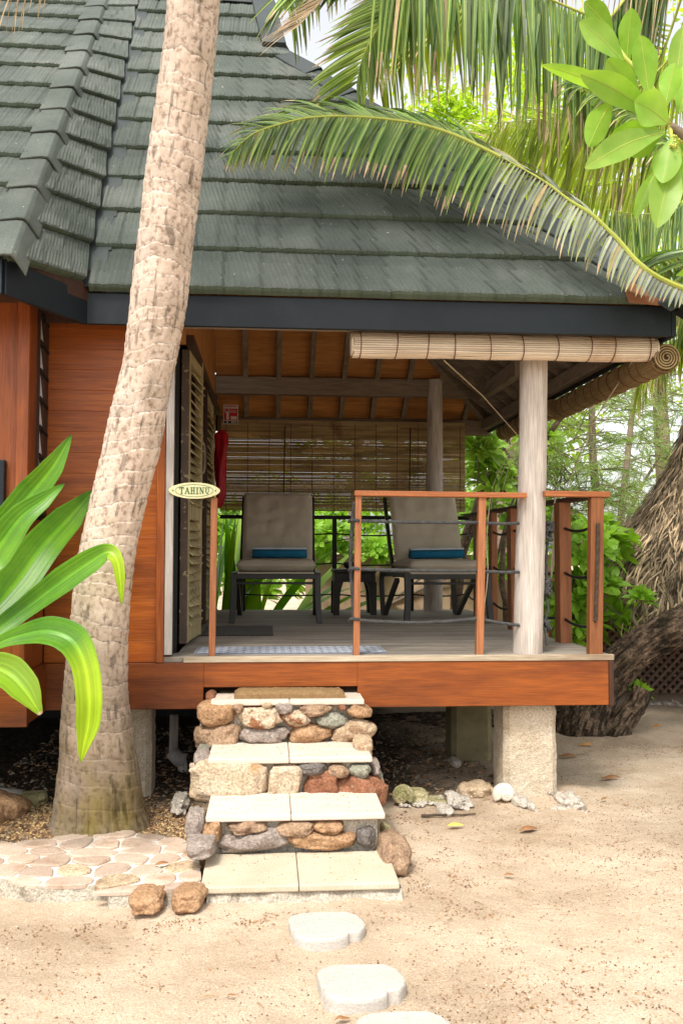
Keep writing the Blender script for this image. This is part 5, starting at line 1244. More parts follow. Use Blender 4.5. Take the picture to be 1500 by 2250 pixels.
# strap-leaved lily, bottom left (leaf centre lines follow real, separate leaves)
lily=thing('spider_lily',(-1.95,4.35,G),'large strap-leaved lily with glossy and lime leaves at the lower left','lily plant')
cl=V(-1.95,4.35,.35)
mb=MB(); mb.tube([V(-1.95,4.35,G-.02),cl],[.09,.06],12); mb.build('stem',M['lf_strapl'],lily,smooth=True)
def lily_leaf(px,hws,mat,cup=.3,tilt=V(0,0,1),brown=False,label=None,wavy=.0,under=None,seed=0,tipm=99):
    pts=[cl]+[P(*q) for q in px]; k=len(pts)
    sc_=[.03]+[h*.9*(q[2]/F) for h,q in zip(hws,px)]
    mb=MB()
    # side direction: perpendicular to the run of the leaf and facing the path in front
    path=spline(pts,8); n=len(path); vs=[];nw=9
    for i,p in enumerate(path):
        u=i/8; a=min(int(u),k-2); w_=sc_[a]+(sc_[a+1]-sc_[a])*(u-a)
        d=(path[min(i+1,n-1)]-path[max(i-1,0)]).normalized()
        view=(V(0,0,CZ)-p).normalized(); s1=d.cross((view+tilt*.35).normalized()).normalized(); nn=s1.cross(d).normalized()
        if nn.dot(view)<0: nn=-nn
        for q in range(-nw,nw+1):
            x=q/nw; vs.append(p+s1*w_*x+nn*(cup*w_*(abs(x)**1.4)+wavy*w_*math.sin(i*.55+seed+x*2)*abs(x)+.0015*math.cos(x*22)))
    c1=2*nw+1; mb.v=[tuple(v) for v in vs]
    for i in range(n-1):
        for q in range(2*nw):
            mb.f.append([i*c1+q,i*c1+q+1,(i+1)*c1+q+1,(i+1)*c1+q]); mb.x=mb.x or []; mb.x.append(max(0,min(1,(i/8-tipm-.4)/1.1))); mb.m.append(1 if (brown and i>n-5) else 0); mb.t.append(.84+.3*hsh(q,seed)+(.4 if q in (nw-1,nw) else 0))
    o=mb.build('leaf',[mat,M['lf_dry'],M['lf_strapl']],lily,smooth=True)
    if label: o['label']=label
def strap_mix():
    m,t,b=mat_nodes('strap_leaf_green_to_lime',.36,.35)
    g1,_,_=noise_ramp(t,4,(1,1,1),[(.3,(.06,.20,.008)),(.7,(.15,.34,.014))]); g2,_,_=noise_ramp(t,4,(1,1,1),[(.3,(.26,.44,.012)),(.7,(.38,.54,.02))])
    at=t.nodes.new('ShaderNodeAttribute'); at.attribute_name='mixv'
    c=mix(t,g1,g2,at.outputs['Fac']); s,_,_=noise_ramp(t,38,(1,1,1),[(.70,(0,0,0)),(.76,(1,1,1))]); c=mix(t,c,(.3,.26,.08),s); c=tone(t,c); t.links.new(c,b.inputs['Base Color'])
    tr=t.nodes.new('ShaderNodeBsdfTranslucent'); ms=t.nodes.new('ShaderNodeMixShader'); ms.inputs[0].default_value=.4
    t.links.new(mix(t,c,(1.25,1.3,.45),1.0,'MULTIPLY'),tr.inputs['Color']); t.links.new(b.outputs[0],ms.inputs[1]); t.links.new(tr.outputs[0],ms.inputs[2]); t.links.new(ms.outputs[0],t.nodes['Material Output'].inputs['Surface'])
    return m
G1,G2=strap_mix(),M['lf_strapl']
lily_leaf([(-60,1230,4.3),(10,1155,4.35),(70,1085,4.4),(118,1025,4.4),(158,955,4.42)],[36,34,36,26,1],G1,.35,seed=1,label='upper left leaf pointing up')
lily_leaf([(-80,1300,4.2),(-10,1215,4.2),(45,1140,4.22),(95,1100,4.25),(142,1063,4.3)],[40,42,32,22,1],G1,.3,seed=2)
lily_leaf([(-120,1440,4.4),(-20,1345,4.5),(40,1275,4.6),(95,1200,4.72),(150,1140,4.86),(205,1078,4.98)],[30,34,48,44,36,3],G1,.3,seed=3,label='long dark leaf passing behind the palm trunk')
lily_leaf([(-110,1460,4.2),(-20,1395,4.25),(60,1335,4.3),(140,1275,4.3),(200,1234,4.3),(238,1213,4.3),(257,1232,4.28),(264,1270,4.27),(268,1330,4.27)],[22,22,26,33,30,20,15,12,1],G1,.3,seed=4,tipm=5.2,label='leaf bent over in front of the trunk with a lime hanging tip')
lily_leaf([(-110,1480,4.05),(-10,1418,4.05),(50,1396,4.05),(108,1388,4.03),(158,1408,4.0),(186,1460,3.97),(196,1530,3.95),(194,1590,3.95),(184,1640,3.95),(178,1674,3.95)],[14,14,24,36,40,32,31,28,14,1],G1,.32,seed=7,tipm=4.6,label='broad leaf whose lime outer half droops in front of the palm trunk')
lily_leaf([(-90,1500,4.0),(-20,1470,4.0),(20,1480,4.0),(55,1515,3.98),(78,1550,3.97),(90,1570,3.97)],[24,36,42,36,16,4],G2,.35,seed=8,brown=True,label='short lime leaf with a torn brown tip')
lily_leaf([(-150,1350,4.4),(-100,1200,4.5),(-80,1050,4.5)],[30,34,2],G1,.3,seed=9)
lily_leaf([(-200,1500,4.1),(-160,1450,4.0),(-120,1560,3.95)],[24,30,2],G2,.3,seed=10)
def up_strap(parent,base,ang,lean,L_,w_,mat,seed,bend=.5):
    h=V(math.cos(ang),math.sin(ang),0); d=(h*lean+V(0,0,1)).normalized(); p=Vector(base); pts=[p.copy()]
    for i in range(5):
        p=p+d*L_/5; d=(d+h*bend*.25+V(0,0,-bend*.22)).normalized(); pts.append(p.copy())
    mb=MB(); sd_=V(-h.y,h.x,0); blade(mb,pts,lambda t:w_*(.5+.9*math.sin(PI*min(1,t*1.05)))*.7*(1-t**5),side=sd_,cup=.3,tn=.85+.3*hsh(seed))
    return mb.build('leaf',[mat],parent,smooth=True)
# lily behind the porch, seen under the blind
lb=thing('spider_lily',(-.2,9.8,G),'bright strap-leaved lily seen behind the left lounge chair under the blind','lily plant')
rnd=random.Random(8); i=0
for (bx_,by_,lean,ang) in [(-.45,9.6,.05,0),(-.35,9.7,.15,30),(-.25,9.6,.1,-20),(-.15,9.8,.2,10),(-.05,9.7,.05,160),(-.5,9.9,.1,180),(.1,9.7,.7,0),(.2,9.65,.9,-5),(.3,9.7,1.2,5),(0,9.6,.9,-10),(-.1,9.5,.5,-30),(.15,9.8,.5,20),(-.4,9.5,.3,200),(-.3,9.9,.3,90),(-.55,9.45,.02,0),(-.48,9.42,.06,20),(-.3,9.45,.05,150),(-.4,9.8,.1,40),(-.6,9.7,.1,10),(-.2,9.5,.02,60),(-.5,9.55,.45,-10)]:
    up_strap(lb,V(bx_,by_,.5),R(ang),lean,1.35-.25*(lean>.6)+.25*rnd.random(),.12,G2 if i%2 else G1,i,.45 if lean>.4 else .12); i+=1
mb=MB(); mb.tube([V(-.2,9.8,G),V(-.1,9.7,.55)],[.2,.2],12); mb.build('stem',G2,lb)

# ------------------------------------------------------------------ leaf rosettes
def rosette(mb,c,ax,n,L_,w_,rnd,mat=0,open_=.9,nseg=4):
    ax=ax.normalized(); u=ax.cross(V(.3,.2,.9)).normalized(); v=ax.cross(u); th0=rnd.random()*6
    for i in range(n):
        th=th0+i*2.4; op=open_*(.45+.75*i/n); h=(u*math.cos(th)+v*math.sin(th)); d=(ax*(1-op*.62)+h*op).normalized()
        l=L_*rnd.uniform(.75,1.15)*(.65+.45*i/n); w1=w_*rnd.uniform(.8,1.15); p=c+d*L_*.08; sd_=d.cross(ax); sd_=sd_.normalized() if sd_.length>.01 else u
        vs=[];tn=rnd.uniform(.7,1.35)
        for k in range(nseg+1):
            t=k/nseg; ww=w1*.5*[.16,.55,.95,1.0,.12][k] if nseg==4 else w1*.5*math.sin(PI*(t*.9+.05))
            nn=sd_.cross(d); vs+=[p-sd_*ww+nn*ww*.3,p,p+sd_*ww+nn*ww*.3]
            p=p+d*l/nseg; d=(d+V(0,0,-.13)).normalized()
        k0=len(mb.v); mb.v+=[tuple(q) for q in vs]
        for k in range(nseg):
            for a in (0,1): mb.f.append([k0+3*k+a,k0+3*k+a+1,k0+3*k+4+a,k0+3*k+3+a]); mb.m.append(mat); mb.t.append(tn)
# ------------------------------------------------------------------ foreground broad-leaved branch (top right)
bt=thing('heliotrope_tree',(2.05,3.05,G),'small tree whose large lime-green leaves reach in at the top right','tree')
mb=MB(); nd=P(1470,275,3.0); tk=spline([V(2.05,3.05,G-.05),V(2.0,3.1,1.2),V(1.75,3.05,2.1),P(1620,420,3.05),P(1540,330,3.02),nd],8); mb.tube(tk,[.07-.058*i/(len(tk)-1) for i in range(len(tk))],10); mb.build('trunk',M['twig'],bt,smooth=True)
def bleaf(parent,p0,p1,wpx,Y0,Y1,mat,seed,arch=.03,brn=0,tn=None):
    a=P(p0[0],p0[1],Y0);b_=P(p1[0],p1[1],Y1); L_=(b_-a).length; d=(b_-a).normalized(); view=(V(0,0,CZ)-a).normalized()
    s1=d.cross(view).normalized(); up=s1.cross(d); up=up if up.z>0 or True else -up
    ar=arch*(1 if hsh(seed)>.4 else -1)
    pts=[a+d*L_*t+V(0,0,1)*math.sin(PI*t)*L_*arch*1.6-view*0 for t in (0,.25,.5,.75,1)]
    hwm=wpx*Y0/F/2; tw=(hsh(seed,2)-.5)*1.3
    sd_=(s1+view*tw).normalized()
    mb=MB(); blade(mb,pts,lambda t:hwm*(max(.08,math.sin(PI*min(1,.04+t*.96)**1.35)**.8)),side=sd_,cup=.22*(1 if seed%3 else -1),tn=tn or (.85+.3*hsh(seed,3)),nw=4,rib=1,wavy=.06,seed=seed)
    return mb.build('leaf',[mat,M['lf_rib']],parent,smooth=True)
LL=[((1448,262),(1190,143),38,3.0,2.9,0),((1440,258),(1275,163),56,2.98,2.88,0),((1425,215),(1405,78),54,2.98,2.95,1),((1375,135),(1386,18),46,3.05,3.0,1),((1368,135),(1272,48),58,3.02,3.0,0),
    ((1345,75),(1283,4),46,3.08,3.05,1),((1345,222),(1292,322),54,3.0,2.92,1),((1460,290),(1284,370),56,2.95,2.82,0),((1482,345),(1442,500),66,2.98,2.92,0),((1478,300),(1455,402),56,2.95,2.93,0),
    ((1445,370),(1394,480),30,3.05,3.0,1),((1465,270),(1393,222),74,2.93,2.88,2),((1460,235),(1482,138),46,2.96,2.95,1),((1405,228),(1333,130),52,2.99,2.97,0),((1445,285),(1340,300),46,3.06,3.08,1),
    ((1490,250),(1530,120),60,3.0,3.0,0),((1500,300),(1560,250),50,3.0,2.95,1),((1485,310),(1530,430),60,3.02,3.0,1),((1450,300),(1380,340),48,3.1,3.12,1),((1360,120),(1345,150),30,3.08,3.0,1),((1480,220),(1500,60),50,3.08,3.1,0),((1440,330),(1465,440),50,3.1,3.12,1)]
for i,(a,b_,w_,Y0,Y1,mm) in enumerate(LL):
    bleaf(bt,a,b_,w_*1.12,Y0,Y1,[M['lf_lime'],M['lf_shrub'],M['lf_lime']][mm],i,tn=1.3 if mm==2 else None)
mb=MB(); mb.tube([nd,P(1425,180,3.03),P(1372,128,3.05),P(1345,80,3.08)],[.010,.009,.008,.005],7,0); mb.tube([nd,P(1480,340,3.0)],[.008,.006],7,0); mb.build('branch',M['lf_rib'],bt,smooth=True)
mb=MB(); rnd=random.Random(2)
for i in range(60):
    c=P(1484+rnd.gauss(0,5),318+rnd.gauss(0,9),2.96+rnd.gauss(0,.012)); rock(mb,c,.008,.008,.008,i,ico=([Vector(v) for v in ((1,0,0),(-1,0,0),(0,1,0),(0,-1,0),(0,0,1),(0,0,-1))],[(0,2,4),(2,1,4),(1,3,4),(3,0,4),(2,0,5),(1,2,5),(3,1,5),(0,3,5)]))
mb.build('flower_cluster',M['lf_rib'],bt)
# the rest of its crown, beyond the right edge of the view
rnd=random.Random(14); mb=MB(); tb=MB(); hub=V(1.95,3.1,2.2)
for i in range(26):
    c=V(2.15+rnd.gauss(0,.32),3.25+rnd.gauss(0,.4),2.75+rnd.gauss(0,.25))
    if c.x<1.62+.30*(c.y-3.05): c.x=1.75+.35*abs(c.y-3.05)+.3*rnd.random()
    tb.tube([hub,lerp(hub,c,.6)+V(0,0,.04),c],[.022,.014,.008],6); rosette(mb,c,V(rnd.uniform(-.5,.5),rnd.uniform(-.5,.5),1),13,.24,.085,rnd)
mb.build('crown',M['lf_lime'],bt); tb.build('branches',M['twig'],bt,smooth=True)

def shrub(name,base,blobs,label,cat,seed,mat,L_=.13,w_=.055,n=10,group=None,dens=1.0,tw=True,lab2=None):
    t=thing(name,base,label,cat,group); rnd=random.Random(seed); base=Vector(base)
    st_=MB(); mb=MB()
    for (c,r,cnt) in blobs:
        c=Vector(c); st_.tube(spline([base,lerp(base,c,.5)+V(rnd.uniform(-.1,.1),rnd.uniform(-.1,.1),0),c],5),[.018*(1-.06*i) for i in range(11)],6)
        for i in range(int(cnt*dens)):
            while True:
                q=V(rnd.uniform(-1,1),rnd.uniform(-1,1),rnd.uniform(-1,1))
                if .35<q.length<1: break
            p=c+V(q.x*r[0],q.y*r[1],q.z*r[2]); ax=(V(q.x,q.y-.25,q.z*.6+.7)).normalized()
            rosette(mb,p,ax,n,L_,w_,rnd)
            if tw and i%2==0: st_.tube([c+(p-c)*.15,p],[.008,.004],5)
    st_.build('stems',M['twig'],t); mb.build('foliage',mat,t); return t
def at(px,py,Y): return tuple(P(px,py,Y))
shrub('beach_shrub',at(1290,1500,7.7),[(at(1270,1200,7.7),(.28,.3,.22),22),(at(1330,1200,7.8),(.22,.3,.2),16),(at(1245,1330,7.7),(.2,.25,.28),20),(at(1320,1320,7.6),(.2,.2,.22),18),(at(1270,1400,7.7),(.2,.2,.15),10)],'bright green shrub of leafy rosettes growing just beyond the right railing','shrub',1,M['lf_shrub'],.17,.07,9)
shrub('beach_shrub',at(1405,1560,7.0),[(at(1405,1520,7.0),(.035,.03,.03),3)],'small sprouting rosette on top of the short tree stump','shrub',2,M['lf_shrub'],.12,.035,9)
shrub('beach_shrub',at(1400,1380,7.4),[(at(1408,1320,7.4),(.06,.06,.08),5)],'leafy shoot growing out of the leaning trunk','shrub',3,M['lf_shrub'],.13,.05,10)
shrub('beach_shrub',at(1060,1400,9.6),[(at(1050,985,9.5),(.22,.2,.22),22),(at(1075,1040,9.6),(.2,.2,.2),12),(at(1180,950,9.8),(.2,.2,.18),10)],'pale green leafy tree top between the blind and the front post','shrub',4,M['lf_lime'],.2,.075,10)
shrub('beach_shrub',at(850,1330,11.0),[(at(730,1190,11),(.35,.2,.15),20),(at(820,1210,11),(.35,.2,.12),16),(at(1090,1130,10.6),(.4,.3,.25),36),(at(1090,1230,10.6),(.3,.3,.3),26),(at(1210,1150,10.8),(.3,.3,.2),20)],'sunlit shrub beyond the back railing behind the lounge chairs','shrub',5,M['lf_shrub'],.17,.07,9)
shrub('beach_shrub',at(500,1330,11.5),[(at(500,1150,11.5),(.5,.3,.3),40),(at(640,1180,11.5),(.5,.3,.3),40),(at(560,1280,11.5),(.7,.3,.3),40)],'dense green shrub in the shade behind the strappy lily','shrub',6,M['lf_shrub'],.17,.07,9)

# ------------------------------------------------------------------ far trees
def far_tree(name,base,blobs,label,cat,seed,mat,trunks,leaf=.10,group=None,nl=900):
    t=thing(name,base,label,cat,group); rnd=random.Random(seed)
    mb=MB()
    for (c,r,cnt) in blobs:
        c=Vector(c)
        subs=[(c+V(rnd.gauss(0,.45)*r[0],rnd.gauss(0,.45)*r[1],rnd.gauss(0,.45)*r[2]),rnd.uniform(.22,.5)) for _ in range(16)]
        for i in range(int(cnt)):
            s_,k=subs[rnd.randrange(16)]
            p=s_+V(rnd.gauss(0,.5)*r[0]*k,rnd.gauss(0,.5)*r[1]*k,rnd.gauss(0,.5)*r[2]*k)
            d=V(rnd.uniform(-1,1),rnd.uniform(-1,1),rnd.uniform(-.8,.6)).normalized(); s1=d.cross(V(rnd.uniform(-1,1),rnd.uniform(-1,1),1)).normalized(); l=leaf*rnd.uniform(.6,1.4)
            mb.add([p,p+d*l*.5+s1*l*.24,p+d*l,p+d*l*.5-s1*l*.24],[(0,1,2,3)],0,rnd.uniform(.6,1.4))
    mb.build('crown',mat,t)
    tb=MB()
    for tr in trunks:
        pts=spline([Vector(p) for p,_ in tr],6); rs=[finterp(list(range(len(tr))),[x for _,x in tr],i/6) for i in range(len(pts))]; tb.tube(pts,rs,9)
    tb.build('trunk',M['twig'],t,smooth=True); return t
def sheoak(name,base,blobs,label,seed,trunks,group=None):
    """drooping needle foliage: sprays of thin curved needles hanging from branchlets"""
    t=thing(name,base,label,'she-oak tree',group); rnd=random.Random(seed); mb=MB(); tb=MB()
    for (c,r,cnt) in blobs:
        c=Vector(c)
        for i in range(int(cnt)):
            q=V(rnd.gauss(0,.5)*r[0],rnd.gauss(0,.5)*r[1],rnd.gauss(0,.5)*r[2]); p=c+q
            d0=V(q.x/r[0]+rnd.uniform(-.4,.4),rnd.uniform(-.4,.4),rnd.uniform(-.2,.5)).normalized(); bl=rnd.uniform(.25,.5)
            tn0=rnd.uniform(.65,1.3)
            for k in range(26):
                u=k/26; b_=p+d0*bl*u+V(0,0,-.3*bl*u*u); dd=(d0*rnd.uniform(.2,.9)+V(rnd.uniform(-.7,.7),rnd.uniform(-.7,.7),rnd.uniform(-.5,.4))).normalized(); l=rnd.uniform(.14,.26)
                s1=dd.cross(V(rnd.uniform(-1,1),1,rnd.uniform(-1,1))).normalized()*.0035
                m_=b_+dd*l*.5; e=b_+dd*l*.85+V(0,0,-l*.35)
                mb.add([b_-s1,b_+s1,m_+s1,m_-s1,e],[(0,1,2,3),(3,2,4)],0,tn0*rnd.uniform(.8,1.2))
            tb.tube([p-d0*.1,p+d0*bl*.6,p+d0*bl+V(0,0,-.3*bl)],[.007,.005,.002],4)
    mb.build('needles',M['needle'],t)
    for tr in trunks:
        pts=spline([Vector(p) for p,_ in tr],6); rs=[finterp(list(range(len(tr))),[x for _,x in tr],i/6) for i in range(len(pts))]; tb.tube(pts,rs,9)
    tb.build('trunk',M['twig'],t,smooth=True); return t
sheoak('she_oak',at(1320,1500,10.5),[(at(1110,1020,10.5),(.45,.4,.4),46),(at(1230,1000,10.6),(.5,.4,.5),60),(at(1310,900,10.6),(.5,.4,.5),50),(at(1250,1090,10.4),(.45,.4,.3),40),(at(1330,1100,10.6),(.3,.4,.4),30)],
    'feathery she-oak with a slender trunk just right of the front post',21,[[(at(1325,1560,10.5),.08),(at(1318,1200,10.5),.06),(at(1302,1000,10.5),.045),(at(1300,820,10.5),.035),(at(1310,600,10.5),.02)]],'she-oaks beyond the porch')
sheoak('she_oak',at(1390,1450,11.5),[(at(1430,880,11.5),(.5,.4,.45),46),(at(1420,1030,11.6),(.4,.4,.4),40),(at(1480,950,11.6),(.4,.4,.5),30),(at(1400,1120,11.5),(.35,.3,.25),20)],
    'feathery she-oak with a thin leaning trunk above the thatched roof',22,[[(at(1340,1500,11.5),.07),(at(1360,1180,11.5),.05),(at(1378,1000,11.5),.04),(at(1400,800,11.5),.03)],[(at(1300,1500,11.8),.05),(at(1375,1150,11.8),.025),(at(1450,1000,11.8),.015)]],'she-oaks beyond the porch')
far_tree('broadleaf_tree',at(1100,1400,14),[(at(1000,300,14),(1.1,.8,1.0),3200),(at(1150,420,14),(1.2,.8,1.0),3400),(at(1280,350,14.5),(1.2,.8,1.3),3000),(at(1180,150,15),(1.2,.8,1.0),1100),(at(1400,520,14),(1.0,.8,1.2),1500)],
    'bright lime tree glowing behind the palm fronds','tree',31,M['lf_far'],[[(at(1100,1500,14),.2),(at(1120,900,14),.14),(at(1180,400,14),.06)]],.13)
far_tree('broadleaf_tree',at(1450,1400,17),[(at(1420,120,16),(1.2,.8,1.0),700),(at(1480,700,17),(1.2,.8,1.2),1300),(at(1350,750,17),(1.5,.8,1.2),2600),(at(1150,1000,17),(1.6,.8,1.0),2800),(at(1500,1100,17),(.8,.8,.6),500)],
    'pale green tree standing furthest right beyond the she-oaks','tree',32,M['lf_far'],[[(at(1480,1400,17),.2),(at(1450,900,17),.14),(at(1420,300,17),.06)]],.14)
far_tree('broadleaf_tree',at(750,1400,15),[(at(700,1150,15),(1.5,.8,.7),1800),(at(1000,1150,15),(1.6,.8,.8),2000),(at(450,1150,15),(1.5,.8,.8),1500),(at(850,1000,16),(2.0,.8,1.2),2000),(at(1150,1180,15),(1.0,.8,.8),1000)],
    'leafy tree filling the gap behind the hanging blind','tree',33,M['lf_shrub'],[[(at(735,1400,12),.09),(at(775,1150,12),.07),(at(790,900,12),.05)],[(at(900,1400,14),.2),(at(880,1100,14),.14),(at(850,700,14),.08)]],.13)
# bare twiggy trunk between the blind and the post
tb=thing('bare_tree',at(1090,1400,9.9),'bare crooked grey trunk seen between the hanging blind and the front post','tree')
mb=MB()
for pts,r in [([at(1000,1420,9.9),at(1010,1230,9.9),at(1055,1090,9.9),at(1090,1000,9.9),at(1120,960,9.9)],.07),([at(1055,1090,9.9),at(1130,1060,9.8),at(1230,920,9.7),at(1260,860,9.7)],.05),([at(1110,1400,9.7),at(1105,1200,9.7),at(1140,1080,9.7),at(1100,960,9.7)],.035),([at(1010,1230,9.9),at(1100,1000,9.6),at(1085,930,9.6)],.02),([at(1190,1340,9.9),at(1180,1120,9.9),at(1200,1000,9.9)],.04)]:
    q=spline([Vector(p)+V(.0,0,0) for p in pts],7); q=[v+V(.03*nz(v,4,2),0,.03*nz(v,4,5)) for v in q]; mb.tube(q,[r*(1-.6*i/(len(q)-1)) for i in range(len(q))],9)
mb.build('trunk',M['bark'],tb,smooth=True)
# ------------------------------------------------------------------ big leaning tree (right) and its fallen limb
def barktube(pts,rs,seed,n=64,seg=14,ridge=.035):
    path=spline([Vector(p) for p in pts],seg); R_=[]
    for i in range(len(path)): R_.append(finterp(list(range(len(rs))),rs,i/seg))
    mb=MB(); vs=[]; ref=V(0,1,0); tn=[]; s_=0
    for i,p in enumerate(path):
        d=(path[min(i+1,len(path)-1)]-path[max(i-1,0)]).normalized(); a=(ref-d*ref.dot(d)).normalized(); b_=d.cross(a); ref=a
        if i: s_+=(p-path[i-1]).length
        for k in range(n):
            th=2*PI*k/n; tw=th+s_*1.1; q=(math.cos(tw)*4.6,math.sin(tw)*4.6,s_*3.2)
            rg=1-abs(nz(q,1.6,seed))*2.6; rg2=nz((math.cos(tw)*7,math.sin(tw)*7,s_*6),1,seed+4)
            vs.append(p+(a*math.cos(th)+b_*math.sin(th))*(R_[i]*(1+.10*nz((math.cos(th),math.sin(th),s_*1.4),1,seed+8))+ridge*.45*rg+ridge*.35*rg2)); tn.append(.28+1.0*max(0,rg)**1.3)
    for i in range(len(path)-1):
        for k in range(n): mb.f.append([i*n+k,i*n+(k+1)%n,(i+1)*n+(k+1)%n,(i+1)*n+k]);mb.m.append(0);mb.t.append(tn[i*n+k])
    mb.f.append([(len(path)-1)*n+k for k in range(n)]);mb.m.append(0);mb.t.append(.6)
    mb.v=[tuple(v) for v in vs]; return mb
lt=thing('leaning_tree',at(1300,1612,7.0),'old tree with deeply ridged bark leaning right past the porch corner','tree')
barktube([at(1272,1650,7.05),at(1284,1590,7.05),at(1318,1515,7.05),at(1375,1447,7.0),at(1447,1398,6.95),at(1540,1352,6.9),at(1680,1250,6.9),at(1760,1000,7.0)],[.22,.18,.145,.135,.14,.145,.15,.12],3,seg=12).build('trunk',M['bark'],lt,smooth=True)
barktube([at(1335,1640,6.95),at(1364,1590,6.95),at(1394,1550,6.95),at(1410,1512,6.95)],[.10,.09,.075,.07],5,n=40,seg=10,ridge=.02).build('stump',M['bark'],lt,smooth=True)
barktube([at(1290,1590,7.15),at(1200,1588,7.3),at(1080,1590,7.4),at(960,1592,7.5),at(830,1594,7.6),at(740,1590,7.7)],[.18,.13,.10,.09,.085,.08],7,n=44,seg=12,ridge=.025).build('fallen_limb',M['bark'],lt,smooth=True)
far_=[]
for c,r,cnt in [(V(4.2,7.2,4.4),(1.0,.8,.6),900)]:
    rnd=random.Random(3); mb=MB()
    for i in range(cnt): 
        if i%6==0: rosette(mb,c+V(rnd.gauss(0,.4)*r[0],rnd.gauss(0,.4)*r[1],rnd.gauss(0,.4)*r[2]),V(rnd.uniform(-1,1),rnd.uniform(-1,1),1),9,.16,.06,rnd)
    mb.build('crown',M['lf_shrub'],lt)
# ------------------------------------------------------------------ walls and lattice fence
tw_=MB(); a=P(672,1225,11.0);b_=P(1250,1225,11.0); tw_.box((a.x,11.0,G-.05),(b_.x,11.12,a.z)); tw_.box((a.x-.02,10.98,a.z+.002),(b_.x,11.14,a.z+.04),0,.8)
o=tw_.build('garden_wall',M['tanwall'],bevel=.006); setp(o,'low tan wall behind the porch seen between the lounge chairs','wall'); rebase(o)
a=P(1205,1262,9.4);b_=P(1330,1262,9.4)
mb=MB(); mb.box((a.x,9.4,G),(b_.x+.2,9.44,a.z)); mb.box((a.x,9.38,a.z+.001),(b_.x+.25,9.46,a.z+.03),0,.7); o=mb.build('timber_screen',M['railbrown'],bevel=.003); setp(o,'low brown timber screen behind the shrub on the right','screen'); rebase(o)
lf=thing('lattice_fence',at(1420,1525,8.75),'dark brown diagonal lattice fence behind the leaning tree','fence')
Yl=8.75; x0=P(1255,1500,Yl).x; x1=x0+2.6; z0=P(1400,1525,Yl).z; z1=P(1400,1279,Yl).z
mb=MB(); sp_=.085; wd_=.026
for dirn,yy in ((1,Yl),(-1,Yl+.012)):
    k=-(z1-z0)
    while k<(x1-x0):
        xa,xb=x0+k,x0+k+(z1-z0); za,zb_2=(z0,z1)
        ta=max(0,(x0-xa)/(xb-xa)); tb2=min(1,(x1-xa)/(xb-xa))
        if ta<tb2:
            pa_=V(xa+(xb-xa)*ta,yy,(za+(zb_2-za)*ta) if dirn==1 else (zb_2-(zb_2-za)*ta)); pb_=V(xa+(xb-xa)*tb2,yy,(za+(zb_2-za)*tb2) if dirn==1 else (zb_2-(zb_2-za)*tb2))
            mb.beam(pa_,pb_,wd_,.008,up=(0,1,0),t=.8+.4*hsh(int(k*100)+500,dirn))
        k+=sp_
mb.build('lattice_panel',M['lattice'],lf)
mb=MB(); mb.box((x0-.02,Yl-.02,z1),(x1,Yl+.03,z1+.05)); mb.box((x0-.02,Yl-.022,z0-.05),(x1,Yl+.032,z0)); mb.box((x0-.06,Yl-.025,G-.05),(x0-.021,Yl+.035,z1+.06)); mb.build('frame',M['lattice'],lf,bevel=.003)
mb=MB(); mb.box((x0-.1,Yl+.25,G-.02),(x1+1,Yl+.3,z1-.03)); o=mb.build('lattice_backing',pm('shade_brown_backing',(.07,.05,.035),(.11,.08,.055),4,.9,.3,40)); setp(o,'dark brown sheet added behind the lattice fence to darken its gaps','wall'); rebase(o)  # added sheet, its dark brown stands for the shade behind the lattice
mb=MB(); mb.box((x0+.1,Yl-.12,G-.05),(x1+1,Yl-.03,z0-.04)); o=mb.build('stone_kerb',M['mossconc'],bevel=.02); setp(o,'low grey kerb along the foot of the lattice fence','kerb'); rebase(o)
# ------------------------------------------------------------------ thatched hut
th=thing('thatched_hut',(5.2,8.2,G),'small hut with a shaggy weathered thatched roof at the right edge','hut')
apex=P(1545,880,8.3); 
prof=[(0,.10),(.15,.13),(.3,.24),(.5,.50),(.7,.80),(.88,1.10),(1.0,1.27)]
zt_=apex.z; zb3=P(1450,1345,8.0).z
Hc=V(apex.x,8.35,0)
def tr_(t): return finterp([a for a,_ in prof],[b for _,b in prof],t)
mb=MB(); n=60; rows=24; vs=[]
for j in range(rows+1):
    t=j/rows; r=tr_(t)
    for k in range(n):
        a=2*PI*k/n; vs.append(V(Hc.x+math.cos(a)*r*(1+.06*nz((math.cos(a)*2,math.sin(a)*2,t*3),1,3)),Hc.y+math.sin(a)*r*.9,zt_+(zb3-zt_)*t))
mb.add(vs,[(j*n+k,(j+1)*n+k,(j+1)*n+(k+1)%n,j*n+(k+1)%n) for j in range(rows) for k in range(n)],0,.45)
rnd=random.Random(6)
for i in range(9000):
    t=rnd.random()**.7; a=rnd.uniform(PI*.55,PI*2.05); r=tr_(t); 
    p=V(Hc.x+math.cos(a)*r,Hc.y+math.sin(a)*r*.9,zt_+(zb3-zt_)*t)
    t2=min(1.0,t+.14); r2=tr_(t2); q=V(Hc.x+math.cos(a)*r2,Hc.y+math.sin(a)*r2*.9,zt_+(zb3-zt_)*t2); d=(q-p).normalized() if (q-p).length>1e-4 else V(0,0,-1)
    outw=V(math.cos(a),math.sin(a),.45).normalized(); tang=V(-math.sin(a),math.cos(a),0)
    d=(d+tang*rnd.gauss(0,.34)+outw*rnd.uniform(-.02,.16)).normalized(); l=rnd.uniform(.12,.34); w_=rnd.uniform(.004,.010)
    s1=d.cross(outw).normalized()*w_; b0=p+outw*rnd.uniform(0,.03); m_=b0+d*l*.5+outw*.01; e=b0+d*l+V(0,0,-l*.12*(1 if t>.75 else .2))
    mb.add([b0-s1,b0+s1,m_+s1,m_-s1,e],[(0,1,2,3),(3,2,4)],0,rnd.choice((.18,.35,.6,.9,1.3,2.0)))
